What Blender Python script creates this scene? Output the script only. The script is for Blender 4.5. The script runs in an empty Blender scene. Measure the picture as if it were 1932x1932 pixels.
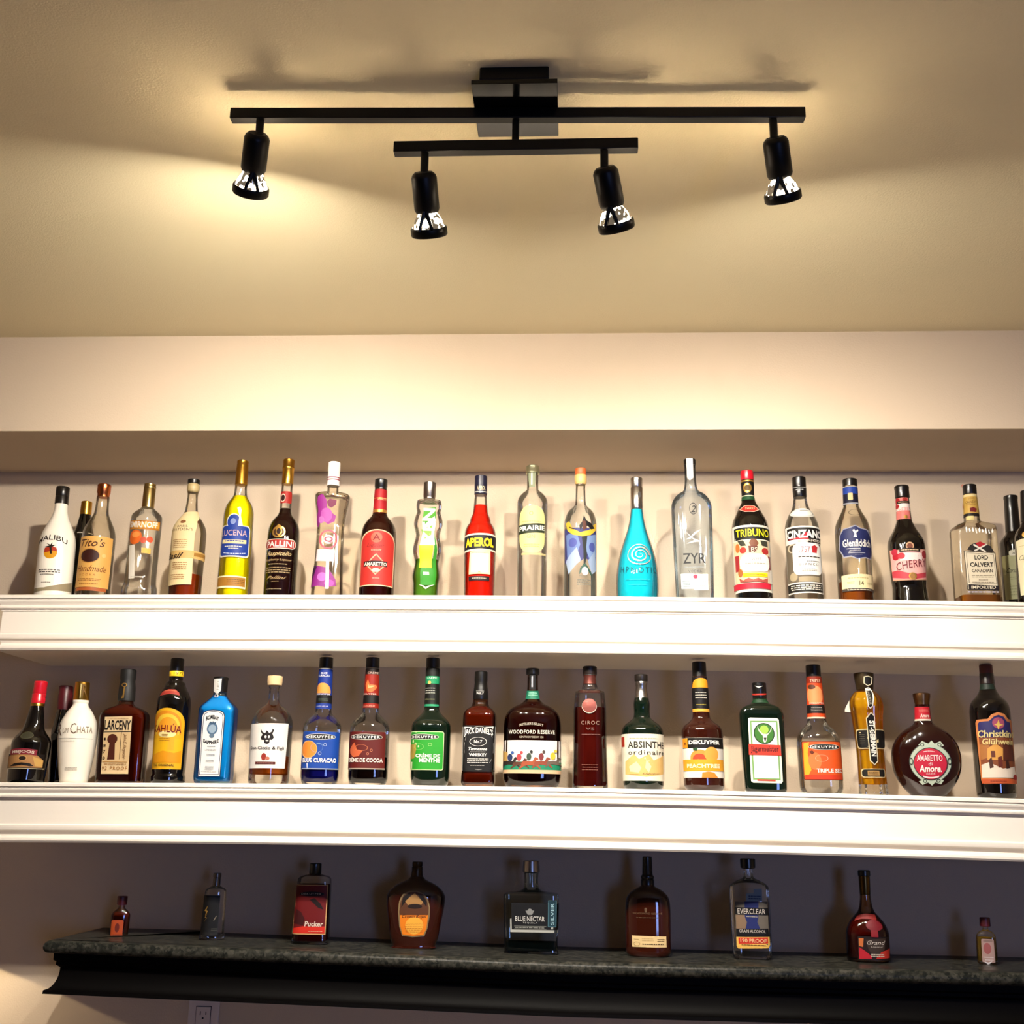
import bpy, bmesh, math, random
import numpy as np
from mathutils import Vector, Matrix
from mathutils.geometry import tessellate_polygon

random.seed(7)
SC = bpy.context.scene
COL = SC.collection
PI = math.pi

# ------------------------------------------------------------------ camera
EYE = 1.36                      # eye height above the floor
FPX = 2150.0                    # focal length for a 1932 px wide frame
PITCH, YAW, ROLL = math.radians(14.9), 0.055, math.radians(0.9)
_f = Vector((-math.sin(YAW)*math.cos(PITCH), math.cos(YAW)*math.cos(PITCH), math.sin(PITCH)))
_r = Vector((math.cos(YAW), math.sin(YAW), 0)); _u = _r.cross(_f)
R_ = _r*math.cos(ROLL) + _u*math.sin(ROLL); U_ = -_r*math.sin(ROLL) + _u*math.cos(ROLL)
cam = bpy.data.cameras.new('camera'); camo = bpy.data.objects.new('camera', cam); COL.objects.link(camo)
m = Matrix((R_, U_, -_f)).transposed().to_4x4(); m.translation = Vector((0, 0, EYE)); camo.matrix_world = m
cam.sensor_width = 36; cam.sensor_fit = 'HORIZONTAL'; cam.lens = 36*FPX/1932.0
cam.clip_start = 0.05
SC.camera = camo

# ------------------------------------------------------------------ world, exposure, room lights
w = bpy.data.worlds.new('world'); SC.world = w; w.use_nodes = True
w.node_tree.nodes['Background'].inputs[0].default_value = (0.05, 0.06, 0.10, 1)
w.node_tree.nodes['Background'].inputs[1].default_value = 0.15
vs = SC.view_settings
vs.view_transform = 'Standard'; vs.look = 'None'; vs.gamma = 1; vs.use_curve_mapping = False
vs.exposure = 0.4
SC.cycles.use_denoising = True
SC.cycles.max_bounces = 10; SC.cycles.diffuse_bounces = 4; SC.cycles.transparent_max_bounces = 24
SC.cycles.caustics_reflective = False; SC.cycles.caustics_refractive = False
SC.cycles.sample_clamp_indirect = 4.0

def area(name, loc, target, sx, sy, e, col):
    l = bpy.data.lights.new(name, 'AREA'); l.shape = 'RECTANGLE'; l.size = sx; l.size_y = sy; l.energy = e; l.color = col
    o = bpy.data.objects.new(name, l); COL.objects.link(o); o.location = loc
    o.rotation_euler = (Vector(target)-Vector(loc)).to_track_quat('-Z', 'Y').to_euler(); return o
# the glow of a screen on the far side of the room, behind and right of the camera
area('screen_light', (1.35, -1.9, 1.15), (0.3, 2.7, 1.2), 0.55, 0.95, 17.0, (0.28, 0.42, 1.0))
# a small accent lamp low on the left, just outside the frame, whose cone grazes the wall under the ledge
l = bpy.data.lights.new('accent_lamp', 'SPOT'); l.energy = 3.6; l.color = (1.0, .80, .50); l.spot_size = math.radians(136.5); l.spot_blend = .02; l.shadow_soft_size = .004
o = bpy.data.objects.new('accent_lamp', l); COL.objects.link(o); o.location = (-1.50, 2.62, 1.36-.272)
SPOT_W, SPOT_COL, BULB_E, LENS_E = 29.0, (1.0, 0.925, 0.81), 34.0, 950.0

# ------------------------------------------------------------------ helpers
def lin(c):
    if isinstance(c, str):
        c = c.lstrip('#'); c = [int(c[i:i+2], 16)/255 for i in (0, 2, 4)]
        return tuple(x/12.92 if x <= .04045 else ((x+.055)/1.055)**2.4 for x in c)
    return tuple(c)
_M = {}
def pmat(name, col, rough=.5, metal=0, coat=0, spec=.5, emit=None, es=0):
    if name in _M: return _M[name]
    mt = bpy.data.materials.new(name); mt.use_nodes = True; b = mt.node_tree.nodes['Principled BSDF']
    b.inputs['Base Color'].default_value = (*lin(col), 1); b.inputs['Roughness'].default_value = rough
    b.inputs['Metallic'].default_value = metal; b.inputs['Coat Weight'].default_value = coat
    b.inputs['Coat Roughness'].default_value = .05; b.inputs['Specular IOR Level'].default_value = spec
    if emit: b.inputs['Emission Color'].default_value = (*lin(emit), 1); b.inputs['Emission Strength'].default_value = es
    _M[name] = mt; return mt
def paper(col): return pmat('print_'+col, [x*.64 for x in lin(col)], .55, 0, 0, .25)
def noisy(name, col, rough, scale, bump, mottle=.04, dist=.002, spec=.4, coat=0):
    mt = pmat(name, col, rough, spec=spec, coat=coat); nt = mt.node_tree; b = nt.nodes['Principled BSDF']
    tc = nt.nodes.new('ShaderNodeTexCoord')
    n = nt.nodes.new('ShaderNodeTexNoise'); n.inputs['Scale'].default_value = scale; n.inputs['Detail'].default_value = 4
    nt.links.new(tc.outputs['Object'], n.inputs['Vector'])
    bp = nt.nodes.new('ShaderNodeBump'); bp.inputs['Strength'].default_value = bump; bp.inputs['Distance'].default_value = dist
    nt.links.new(n.outputs['Fac'], bp.inputs['Height']); nt.links.new(bp.outputs[0], b.inputs['Normal'])
    n2 = nt.nodes.new('ShaderNodeTexNoise'); n2.inputs['Scale'].default_value = 2.3; n2.inputs['Detail'].default_value = 3
    nt.links.new(tc.outputs['Object'], n2.inputs['Vector'])
    mx = nt.nodes.new('ShaderNodeMix'); mx.data_type = 'RGBA'; c = lin(col)
    mx.inputs[6].default_value = (*[x*(1-mottle) for x in c], 1); mx.inputs[7].default_value = (*[min(1, x*(1+mottle)) for x in c], 1)
    nt.links.new(n2.outputs['Fac'], mx.inputs[0]); nt.links.new(mx.outputs[2], b.inputs['Base Color'])
    return mt
def glass(name, tint=(.97, .97, .95), edge=(.80, .82, .78), gl=1.0):
    """bottle glass: see-through, darker where the line of sight runs along the wall, mirror-like at grazing angles"""
    key = 'glass_'+name
    if key in _M: return _M[key]
    mt = bpy.data.materials.new(key); mt.use_nodes = True; nt = mt.node_tree; nt.nodes.clear()
    out = nt.nodes.new('ShaderNodeOutputMaterial'); tr = nt.nodes.new('ShaderNodeBsdfTransparent')
    g = nt.nodes.new('ShaderNodeBsdfGlossy'); g.inputs['Roughness'].default_value = .04; g.inputs['Color'].default_value = (gl, gl, gl, 1)
    lw = nt.nodes.new('ShaderNodeLayerWeight'); lw.inputs['Blend'].default_value = .25
    mx = nt.nodes.new('ShaderNodeMix'); mx.data_type = 'RGBA'
    mx.inputs[6].default_value = (*tint, 1); mx.inputs[7].default_value = (*edge, 1)
    nt.links.new(lw.outputs['Facing'], mx.inputs[0]); nt.links.new(mx.outputs[2], tr.inputs['Color'])
    fr = nt.nodes.new('ShaderNodeFresnel'); fr.inputs['IOR'].default_value = 1.5
    mp = nt.nodes.new('ShaderNodeMath'); mp.operation = 'MULTIPLY_ADD'; mp.inputs[1].default_value = .9; mp.inputs[2].default_value = .02
    nt.links.new(fr.outputs[0], mp.inputs[0])
    ms = nt.nodes.new('ShaderNodeMixShader'); nt.links.new(mp.outputs[0], ms.inputs[0]); nt.links.new(tr.outputs[0], ms.inputs[1]); nt.links.new(g.outputs[0], ms.inputs[2])
    nt.links.new(ms.outputs[0], out.inputs[0]); _M[key] = mt; return mt
def liquor(col, alpha=.6, rough=.2, tl=.3):
    """a liquid: part of the light goes through tinted, part is scattered inside"""
    key = 'liquid_%s_%g' % (col, alpha)
    if key in _M: return _M[key]
    c = lin(col); mt = bpy.data.materials.new(key); mt.use_nodes = True; nt = mt.node_tree; nt.nodes.clear()
    out = nt.nodes.new('ShaderNodeOutputMaterial'); tr = nt.nodes.new('ShaderNodeBsdfTransparent'); tr.inputs[0].default_value = (*[x**.6 for x in c], 1)
    d = nt.nodes.new('ShaderNodeBsdfDiffuse'); d.inputs[0].default_value = (*c, 1)
    t = nt.nodes.new('ShaderNodeBsdfTranslucent'); t.inputs[0].default_value = (*c, 1)
    a = nt.nodes.new('ShaderNodeMixShader'); a.inputs[0].default_value = tl; nt.links.new(d.outputs[0], a.inputs[1]); nt.links.new(t.outputs[0], a.inputs[2])
    b = nt.nodes.new('ShaderNodeMixShader'); b.inputs[0].default_value = alpha; nt.links.new(tr.outputs[0], b.inputs[1]); nt.links.new(a.outputs[0], b.inputs[2])
    nt.links.new(b.outputs[0], out.inputs[0]); _M[key] = mt; return mt

def mesh_obj(name, verts, faces, mats, parent=None, smooth=False, mi=None, loc=None):
    me = bpy.data.meshes.new(name); me.from_pydata([tuple(v) for v in verts], [], faces)
    for m_ in (mats if isinstance(mats, (list, tuple)) else [mats]): me.materials.append(m_)
    if mi is not None: me.polygons.foreach_set('material_index', mi)
    if smooth: me.polygons.foreach_set('use_smooth', [True]*len(me.polygons))
    me.update(); o = bpy.data.objects.new(name, me); COL.objects.link(o)
    if parent: o.parent = parent
    if loc: o.location = loc
    return o
def sharp(o, deg=35):
    me = o.data
    bm = bmesh.new(); bm.from_mesh(me); bmesh.ops.recalc_face_normals(bm, faces=bm.faces)
    for e in bm.edges:
        if len(e.link_faces) == 2 and e.calc_face_angle(0) > math.radians(deg): e.smooth = False
    bm.to_mesh(me); bm.free(); return o
def empty(name, loc, label, cat, group=None, rz=0):
    o = bpy.data.objects.new(name, None); COL.objects.link(o); o.location = loc; o.rotation_euler = (0, 0, rz)
    o.empty_display_size = .05; o['label'] = label; o['category'] = cat
    if group: o['group'] = group
    return o
def box_v(x0, x1, y0, y1, z0, z1):
    v = [(x, y, z) for x in (x0, x1) for y in (y0, y1) for z in (z0, z1)]
    f = [(0, 1, 3, 2), (4, 6, 7, 5), (0, 4, 5, 1), (2, 3, 7, 6), (0, 2, 6, 4), (1, 5, 7, 3)]
    return v, f
def box(name, x0, x1, y0, y1, z0, z1, mt, parent=None, bevel=0):
    v, f = box_v(x0, x1, y0, y1, z0, z1); o = mesh_obj(name, v, f, mt, parent)
    if bevel:
        bm = bmesh.new(); bm.from_mesh(o.data); bmesh.ops.bevel(bm, geom=bm.edges[:], offset=bevel, segments=2, affect='EDGES', profile=.5)
        bm.to_mesh(o.data); bm.free()
    return o
def struct(o, **k):
    o['kind'] = 'structure'; return o
def sweep(name, prof, xs, zoff, mt, parent=None, mitre=False, y0=0):
    """prof: (out towards the room, z) polyline swept along x; at the left end it turns the corner and runs back to the wall"""
    verts, faces = [], []; n = len(prof)
    rings = []
    for i, x in enumerate(xs): rings.append([(x - (o_ if (mitre and i == 0) else 0), y0-o_, z+zoff(x)) for o_, z in prof])
    if mitre:
        rings.insert(0, [(xs[0]-o_, mitre, z+zoff(xs[0])) for o_, z in prof])
    for r in rings: verts += r
    for k in range(len(rings)-1):
        for j in range(n-1):
            a = k*n+j; faces.append((a, a+1, a+n+1, a+n))
    faces.append(tuple(range(n))[::-1]); faces.append(tuple(range((len(rings)-1)*n, len(rings)*n)))
    o = mesh_obj(name, verts, faces, mt, parent, smooth=True); return sharp(o, 28)

# ------------------------------------------------------------------ materials of the room
M_WALL = noisy('wall_paint', '#c7b59e', .75, 260, .25, .02)
M_CEIL = noisy('ceiling_paint', '#e9dbb4', .85, 300, .35, .03)
M_TRIM = noisy('white_trim_paint', '#e6ddd0', .33, 90, .05, .01)
M_FLOOR = noisy('floor_carpet', '#8a7a66', .95, 300, .5, .1)
M_BLACK = pmat('black_powder_coat', '#040404', .4, spec=.2)
M_PLATE = pmat('black_gloss_plate', '#080807', .12, spec=.25)
M_DARKWOOD = noisy('dark_stained_wood', '#040303', .55, 40, .1, .2, spec=.05)

def granite():
    mt = pmat('granite', '#11120f', .32, spec=.08); nt = mt.node_tree; b = nt.nodes['Principled BSDF']
    tc = nt.nodes.new('ShaderNodeTexCoord'); v = nt.nodes.new('ShaderNodeTexVoronoi'); v.inputs['Scale'].default_value = 190
    n = nt.nodes.new('ShaderNodeTexNoise'); n.inputs['Scale'].default_value = 60; n.inputs['Detail'].default_value = 6
    nt.links.new(tc.outputs['Object'], v.inputs['Vector']); nt.links.new(tc.outputs['Object'], n.inputs['Vector'])
    r1 = nt.nodes.new('ShaderNodeValToRGB'); e = r1.color_ramp.elements
    e[0].position = .42; e[0].color = (.006, .007, .006, 1); e[1].position = .68; e[1].color = (.045, .043, .034, 1)
    a = nt.nodes.new('ShaderNodeMix'); a.data_type = 'RGBA'; a.inputs[0].default_value = .5
    nt.links.new(n.outputs['Fac'], r1.inputs[0])
    r2 = nt.nodes.new('ShaderNodeValToRGB'); e = r2.color_ramp.elements
    e[0].position = .25; e[0].color = (.008, .009, .008, 1); e[1].position = 1; e[1].color = (.06, .056, .045, 1)
    sx = nt.nodes.new('ShaderNodeSeparateColor'); nt.links.new(v.outputs['Color'], sx.inputs[0]); nt.links.new(sx.outputs[0], r2.inputs[0])
    nt.links.new(r1.outputs[0], a.inputs[6]); nt.links.new(r2.outputs[0], a.inputs[7]); nt.links.new(a.outputs[2], b.inputs['Base Color'])
    return mt
M_GRANITE = granite()

# ------------------------------------------------------------------ room shell
YB, YS = 2.785, 2.456            # back wall and soffit face
ZC = EYE+1.084; ZS = EYE+.848
XL, XR, YF = -2.3, 2.2, -2.2
struct(box('floor', XL, XR, YF, YB, -.05, 0, M_FLOOR))
struct(box('ceiling', XL-.1, XR+.1, YF-.1, YB+.1, ZC, ZC+.1, M_CEIL))
struct(box('wall_back', XL, XR, YB, YB+.1, 0, ZC, M_WALL))
struct(box('wall_left', XL-.1, XL, YF, YB+.1, 0, ZC, M_WALL))
struct(box('wall_right', XR, XR+.1, YF, YB+.1, 0, ZC, M_WALL))
struct(box('wall_front', XL-.1, XR+.1, YF-.1, YF, 0, ZC, noisy('far_wall_paint', '#6a5c4e', .8, 260, .25, .02)))
struct(box('soffit', XL, XR, YS, YB, ZS, ZC, M_WALL))

# ------------------------------------------------------------------ the two white shelves
def bow(l, r):
    return lambda x: -l*((x+.25)/1.05)**2 if x < -.25 else -r*((x+.25)/1.23)**2
def shelf(ztop, zoff, label, xl):
    t = empty('floating_shelf', (-1.28, YB, ztop-.126), label, 'shelf', 'white moulded shelves')
    xs = [xl+ i*(3.35/44) for i in range(45)]; yf = 2.512
    ox, oy, oz = t.location
    def part(name, prof, mt=M_TRIM):
        o = sweep(name, [(a, b+ztop) for a, b in prof], xs, zoff, mt, t, mitre=YB, y0=yf)
        o.data.transform(Matrix.Translation((-ox, -oy, -oz))); return o
    # board: closed box whose top carries the bottles
    part('shelf_board', [(-.2, -.0), (.010, -.0), (.0125, -.002), (.0125, -.008), (.010, -.0095), (-.2, -.0095)])
    part('crown_molding', [(-.01, -.0095), (.0085, -.0098), (.0105, -.012), (.0105, -.014), (.0085, -.018), (.0055, -.021), (.0045, -.0235), (.0075, -.0255), (.0085, -.028), (.0075, -.031), (.0025, -.0325), (.0025, -.0355), (-.001, -.037), (-.01, -.037)])
    part('fascia', [(-.018, -.037), (0, -.0372), (0, -.088), (-.018, -.088)])
    part('base_molding', [(-.01, -.086), (.002, -.087), (.0055, -.090), (.006, -.097), (.005, -.1), (-.001, -.103), (-.004, -.109), (-.003, -.1135), (.007, -.114), (.009, -.117), (.009, -.122), (.006, -.126), (-.01, -.126)])
    # underside panel
    v, f = [], []
    for x in xs: v += [(x-ox, yf+.006-oy, -.1255+ztop+zoff(x)-oz), (x-ox, 0, -.1255+ztop+zoff(x)-oz)]
    for i in range(len(xs)-1): f.append((2*i, 2*i+2, 2*i+3, 2*i+1))
    o = mesh_obj('underside_panel', v, f, M_TRIM, t)
    sm = o.modifiers.new('solid', 'SOLIDIFY'); sm.thickness = .001; sm.offset = -1
    v, f = [], []
    for x in xs: v += [(x-ox, yf-.006-oy, -.0005+ztop+zoff(x)-oz), (x-ox, 0, -.0005+ztop+zoff(x)-oz)]
    for i in range(len(xs)-1): f.append((2*i, 2*i+1, 2*i+3, 2*i+2))
    o = mesh_obj('top_panel', v, f, M_TRIM, t)
    return lambda x: ztop+zoff(x)
Z1 = shelf(EYE+.4735, bow(.0042, .0085), 'upper white moulded wall shelf carrying the row under the soffit', -1.300)
Z2 = shelf(EYE+.0590, bow(.0072, .0105), 'middle white moulded wall shelf below the upper white shelf', -1.262)

# ------------------------------------------------------------------ black ledge
def ledge():
    t = empty('bar_ledge', (-1.1, YB, EYE-.37), 'long dark granite-topped ledge with black moulded apron under the white shelves', 'ledge')
    ox, oy, oz = t.location
    dz = lambda x: -.0180*(min(x, .0)+1.1)-.0015*max(0, x)
    zt = EYE-.270; xs = [-1.09+i*.1 for i in range(33)]
    xs = [-1.10+i*(3.19/32) for i in range(33)]
    def part(name, prof, mt, x0, yf):
        xx = [x0]+xs[1:]
        o = sweep(name, prof, xx, dz, mt, t, mitre=YB, y0=yf); o.data.transform(Matrix.Translation((-ox, -oy, -oz))); return o
    nose = [(-.25, zt), (-.004, zt)]+[(.012*math.sin(a), zt-.013+.013*math.cos(a)) for a in [i*PI/10 for i in range(1, 10)]]+[(-.004, zt-.026), (-.25, zt-.026)]
    part('granite_top', nose, M_GRANITE, -1.10, 2.512)
    # top fill so that the slab is closed back to the wall
    v, f = [], []
    for x in xs: v += [(x-ox, 2.525-oy, zt+dz(x)-oz+.0003), (x-ox, -.0, zt+dz(x)-oz+.0003)]
    for i in range(len(xs)-1): f.append((2*i, 2*i+1, 2*i+3, 2*i+2))
    mesh_obj('granite_surface', v, f, M_GRANITE, t)
    za = zt-.026
    ap = [(-.2, za), (-.004, za), (-.004, za-.014), (-.009, za-.018), (-.0085, za-.024)]+[(-.016+.022*(1-math.cos(a)), za-.030-.043*math.sin(a)) for a in [i*PI/2/8 for i in range(9)]]+[(.007, za-.080), (-.2, za-.080)]
    part('apron_molding', ap, M_DARKWOOD, -1.10, 2.517)
    return lambda x: zt+dz(x)
Z3 = ledge()

# ------------------------------------------------------------------ outlets
def outlet(name, x, z, wd, ht, label, ngang):
    t = empty(name, (x, YB, z), label, 'outlet')
    pl = pmat('outlet_plastic', '#d8ccc4', .35)
    dk = pmat('outlet_slot', '#141010', .6)
    box('cover_plate', -wd/2, wd/2, -.006, 0, -ht/2, ht/2, pl, t, .002)
    for g in range(ngang):
        cx = (g-(ngang-1)/2)*.046
        f = box('receptacle', cx-.0165, cx+.0165, -.0085, -.005, -.033, .033, pl, t, .001)
        box('receptacle_gap', cx-.0178, cx+.0178, -.0064, -.0052, -.0345, .0345, dk, t)
        for s in (1, -1):
            zc = s*.0165
            for q, h in ((-.0065, .008), (.0065, .0065)):
                box('slot', cx+q-.001, cx+q+.001, -.0088, -.0080, zc+.003-h/2, zc+.003+h/2, dk, f)
            o = box('slot', cx-.002, cx+.002, -.0088, -.0080, zc-.0095, zc-.0055, dk, f)
        box('screw', cx-.002, cx+.002, -.0068, -.005, .046, .049, pmat('screw_metal', '#8a8480', .4, 1), t)
outlet('wall_outlet', -.843, EYE-.410-.058, .072, .116, 'white electrical outlet on the wall below the ledge near its left end', 1)
outlet('wall_outlet', .69, EYE-.466-.060, .118, .116, 'wide white two-gang outlet plate below the ledge at bottom right', 2)

# ------------------------------------------------------------------ track light
def cyl(name, p0, p1, r0, r1, mt, parent, seg=24, caps=True, prof=None, thin=False):
    """surface of revolution from p0 to p1; prof = list of (fraction along, radius)"""
    p0, p1 = Vector(p0), Vector(p1); ax = p1-p0; q = ax.to_track_quat('Z', 'Y').to_matrix(); L = ax.length
    prof = prof or [(0, r0), (1, r1)]
    v, f = [], []
    for t_, r in prof:
        for k in range(seg):
            a = 2*PI*k/seg; v.append(p0+q@Vector((r*math.cos(a), r*math.sin(a), t_*L)))
    for i in range(len(prof)-1):
        for k in range(seg):
            a = i*seg+k; b = i*seg+(k+1) % seg; f.append((a, b, b+seg, a+seg))
    if caps: f.append(tuple(range(seg))[::-1]); f.append(tuple(range((len(prof)-1)*seg, len(prof)*seg)))
    o = mesh_obj(name, v, f, mt, parent, smooth=True); return sharp(o, 40) if not thin else o

def track_light():
    bx, by = -.0885, 1.5414
    t = empty('track_light', (bx, by, ZC), 'black four-lamp track light with two staggered bars fixed to the ceiling', 'ceiling light')
    z = lambda d: EYE+d-ZC
    box('canopy', -.052, .052, -.066, .066, z(1.062), 0, M_BLACK, t, .002)
    box('mounting_plate', -.064, .065, -.066, .072, z(1.0545), z(1.062), M_PLATE, t, .0006)
    lb = box('long_bar', -.443, .443, -.0085, .0085, z(1.036), z(1.054), M_BLACK, t, .0012); lb.rotation_euler.z = math.radians(1.5)
    cyl('stem', (0, 0, z(1.055)), (0, 0, z(.985)), .0055, .0055, M_BLACK, t, 16)
    sb = box('short_bar', -.187, .187, -.0085, .0085, z(.980), z(.998), M_BLACK, t, .0012)
    refl = pmat('lamp_reflector', '#6a6458', .12, 1, emit='#ffe6c4', es=BULB_E)
    nt = refl.node_tree; v = nt.nodes.new('ShaderNodeTexVoronoi'); v.inputs['Scale'].default_value = 150; tc = nt.nodes.new('ShaderNodeTexCoord')
    nt.links.new(tc.outputs['Object'], v.inputs['Vector']); mr = nt.nodes.new('ShaderNodeMapRange'); mr.inputs['From Min'].default_value = .55; mr.inputs['From Max'].default_value = .9
    mr.inputs['To Min'].default_value = .12; mr.inputs['To Max'].default_value = 6.0*BULB_E
    sp_ = nt.nodes.new('ShaderNodeSeparateColor'); nt.links.new(v.outputs['Color'], sp_.inputs[0]); nt.links.new(sp_.outputs[1], mr.inputs[0])
    nt.links.new(mr.outputs[0], nt.nodes['Principled BSDF'].inputs['Emission Strength'])
    for X, ztop, zs, lean in ((-.3966, 1.037, 1.0050, -.38), (-.139, .981, .9400, .06), (.1358, .981, .9440, .28), (.3945, 1.037, .9970, .27)):
        yb = .0 + (X*math.tan(math.radians(1.5)) if abs(X) > .3 else 0)
        cyl('lamp_stem', (X, yb, z(ztop)), (X, yb, z(zs)-.010), .0062, .0062, M_BLACK, t, 14)
        d = Vector((lean, 1.0 if X < -.3 else .80, -1.0)).normalized()
        p = Vector((X, yb-.008, z(zs)+.004))
        h = cyl('lamp_socket', p, p+d*.060, 0, 0, M_BLACK, t, 28, prof=[(0, .0135), (.06, .0175), (.14, .0195), (.92, .0195), (1, .0175)])
        q = p+d*.056
        b = cyl('bulb', q, q+d*.038, 0, 0, refl, t, 28, prof=[(0, .0100), (.15, .0145), (.4, .0205), (.7, .0243), (1, .0258)], caps=False, thin=True)
        sm = b.modifiers.new('solid', 'SOLIDIFY'); sm.thickness = .0008
        lens = pmat('lamp_lens_%d' % (X*10), '#ffffff', .3, emit='#fff3e2', es=LENS_E*(1.9 if X < -.3 else 1.2 if X > .3 else .75))
        cyl('bulb_lens', q+d*.035, q+d*.0365, .0232, .0232, lens, b, 28)
        rg = cyl('lamp_ring', q+d*.026, q+d*.0405, 0, 0, M_BLACK, t, 32, prof=[(0, .0262), (0, .0272), (.2, .0285), (.85, .0285), (1, .0268), (1, .0250), (.3, .0252)], caps=False)
        # three wires from socket to ring
        qm = d.to_track_quat('Z', 'Y').to_matrix()
        for k in range(3):
            a = -PI/2+.45+2*PI*k/3 if k else -PI/2-.38
            if k == 1: a = -PI/2+.38
            if k == 2: a = PI/2
            e0 = q+qm@Vector((.0125*math.cos(a), .0125*math.sin(a), -.002)); 
            if k < 2: e0 = q+qm@Vector((.0145*math.cos(-PI/2), .0145*math.sin(-PI/2), -.002))
            e1 = q+qm@Vector((.0275*math.cos(a), .0275*math.sin(a), .029))
            cyl('holder_arm', e0, e1, .0042, .0030, M_BLACK, t, 8)
        l = bpy.data.lights.new('lamp_spot', 'SPOT'); l.energy = SPOT_W*(1.15 if abs(X) > .3 else .95); l.color = SPOT_COL; l.spot_size = math.radians(130); l.spot_blend = 1.0
        l.shadow_soft_size = .014
        o = bpy.data.objects.new('lamp_spot', l); COL.objects.link(o); o.parent = t
        o.location = q+d*.046; o.rotation_euler = d.to_track_quat('-Z', 'Y').to_euler()
track_light()
#BOTTLES
# ------------------------------------------------------------------ bottles
# Photograph measurements are written in the pixels of enlarged crops: crop = (x0, y0, magnification).
CROP = dict(A=(0, 840, 4.025), B=(400, 840, 4.025), C=(850, 840, 4.025), D=(1250, 840, 4.712), E=(1560, 840, 5.194), Q=(1780, 900, 5.684),
            F=(0, 1220, 5.367), G=(340, 1220, 4.83), H=(640, 1220, 4.391), I=(1060, 1220, 4.391), J=(1480, 1220, 4.274),
            K=(340, 1600, 6.0375), L=(700, 1600, 5.084), M=(1140, 1600, 5.682), N=(1560, 1620, 5.194), O=(0, 1640, 6.44))
ROW = {1: (2.575, Z1, 'bottles on the upper white shelf'), 2: (2.575, Z2, 'bottles on the middle white shelf'), 3: (2.64, Z3, 'bottles on the dark granite ledge')}
def ray(px, py):
    return R_*((px-966)/FPX)+U_*((966-py)/FPX)+_f
FONTC = {}
def text_tris(s, bold=0, shear=0, space=1.0):
    """outline text as 2-D triangles in a unit box"""
    k = (s, bold, shear, space)
    if k in FONTC: return FONTC[k]
    c = bpy.data.curves.new('t', 'FONT'); c.body = s; c.resolution_u = 2; c.offset = bold; c.shear = shear; c.space_character = space
    o = bpy.data.objects.new('t', c); COL.objects.link(o)
    bpy.context.view_layer.update()
    me = bpy.data.meshes.new_from_object(o.evaluated_get(bpy.context.evaluated_depsgraph_get()))
    me.calc_loop_triangles()
    v = np.array([x.co[:2] for x in me.vertices]); t = [tuple(x.vertices) for x in me.loop_triangles]
    bpy.data.objects.remove(o); bpy.data.curves.remove(c); bpy.data.meshes.remove(me)
    if len(v): v = (v-v.min(0))/(v.max(0)-v.min(0))
    FONTC[k] = (v, t); return FONTC[k]

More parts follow.
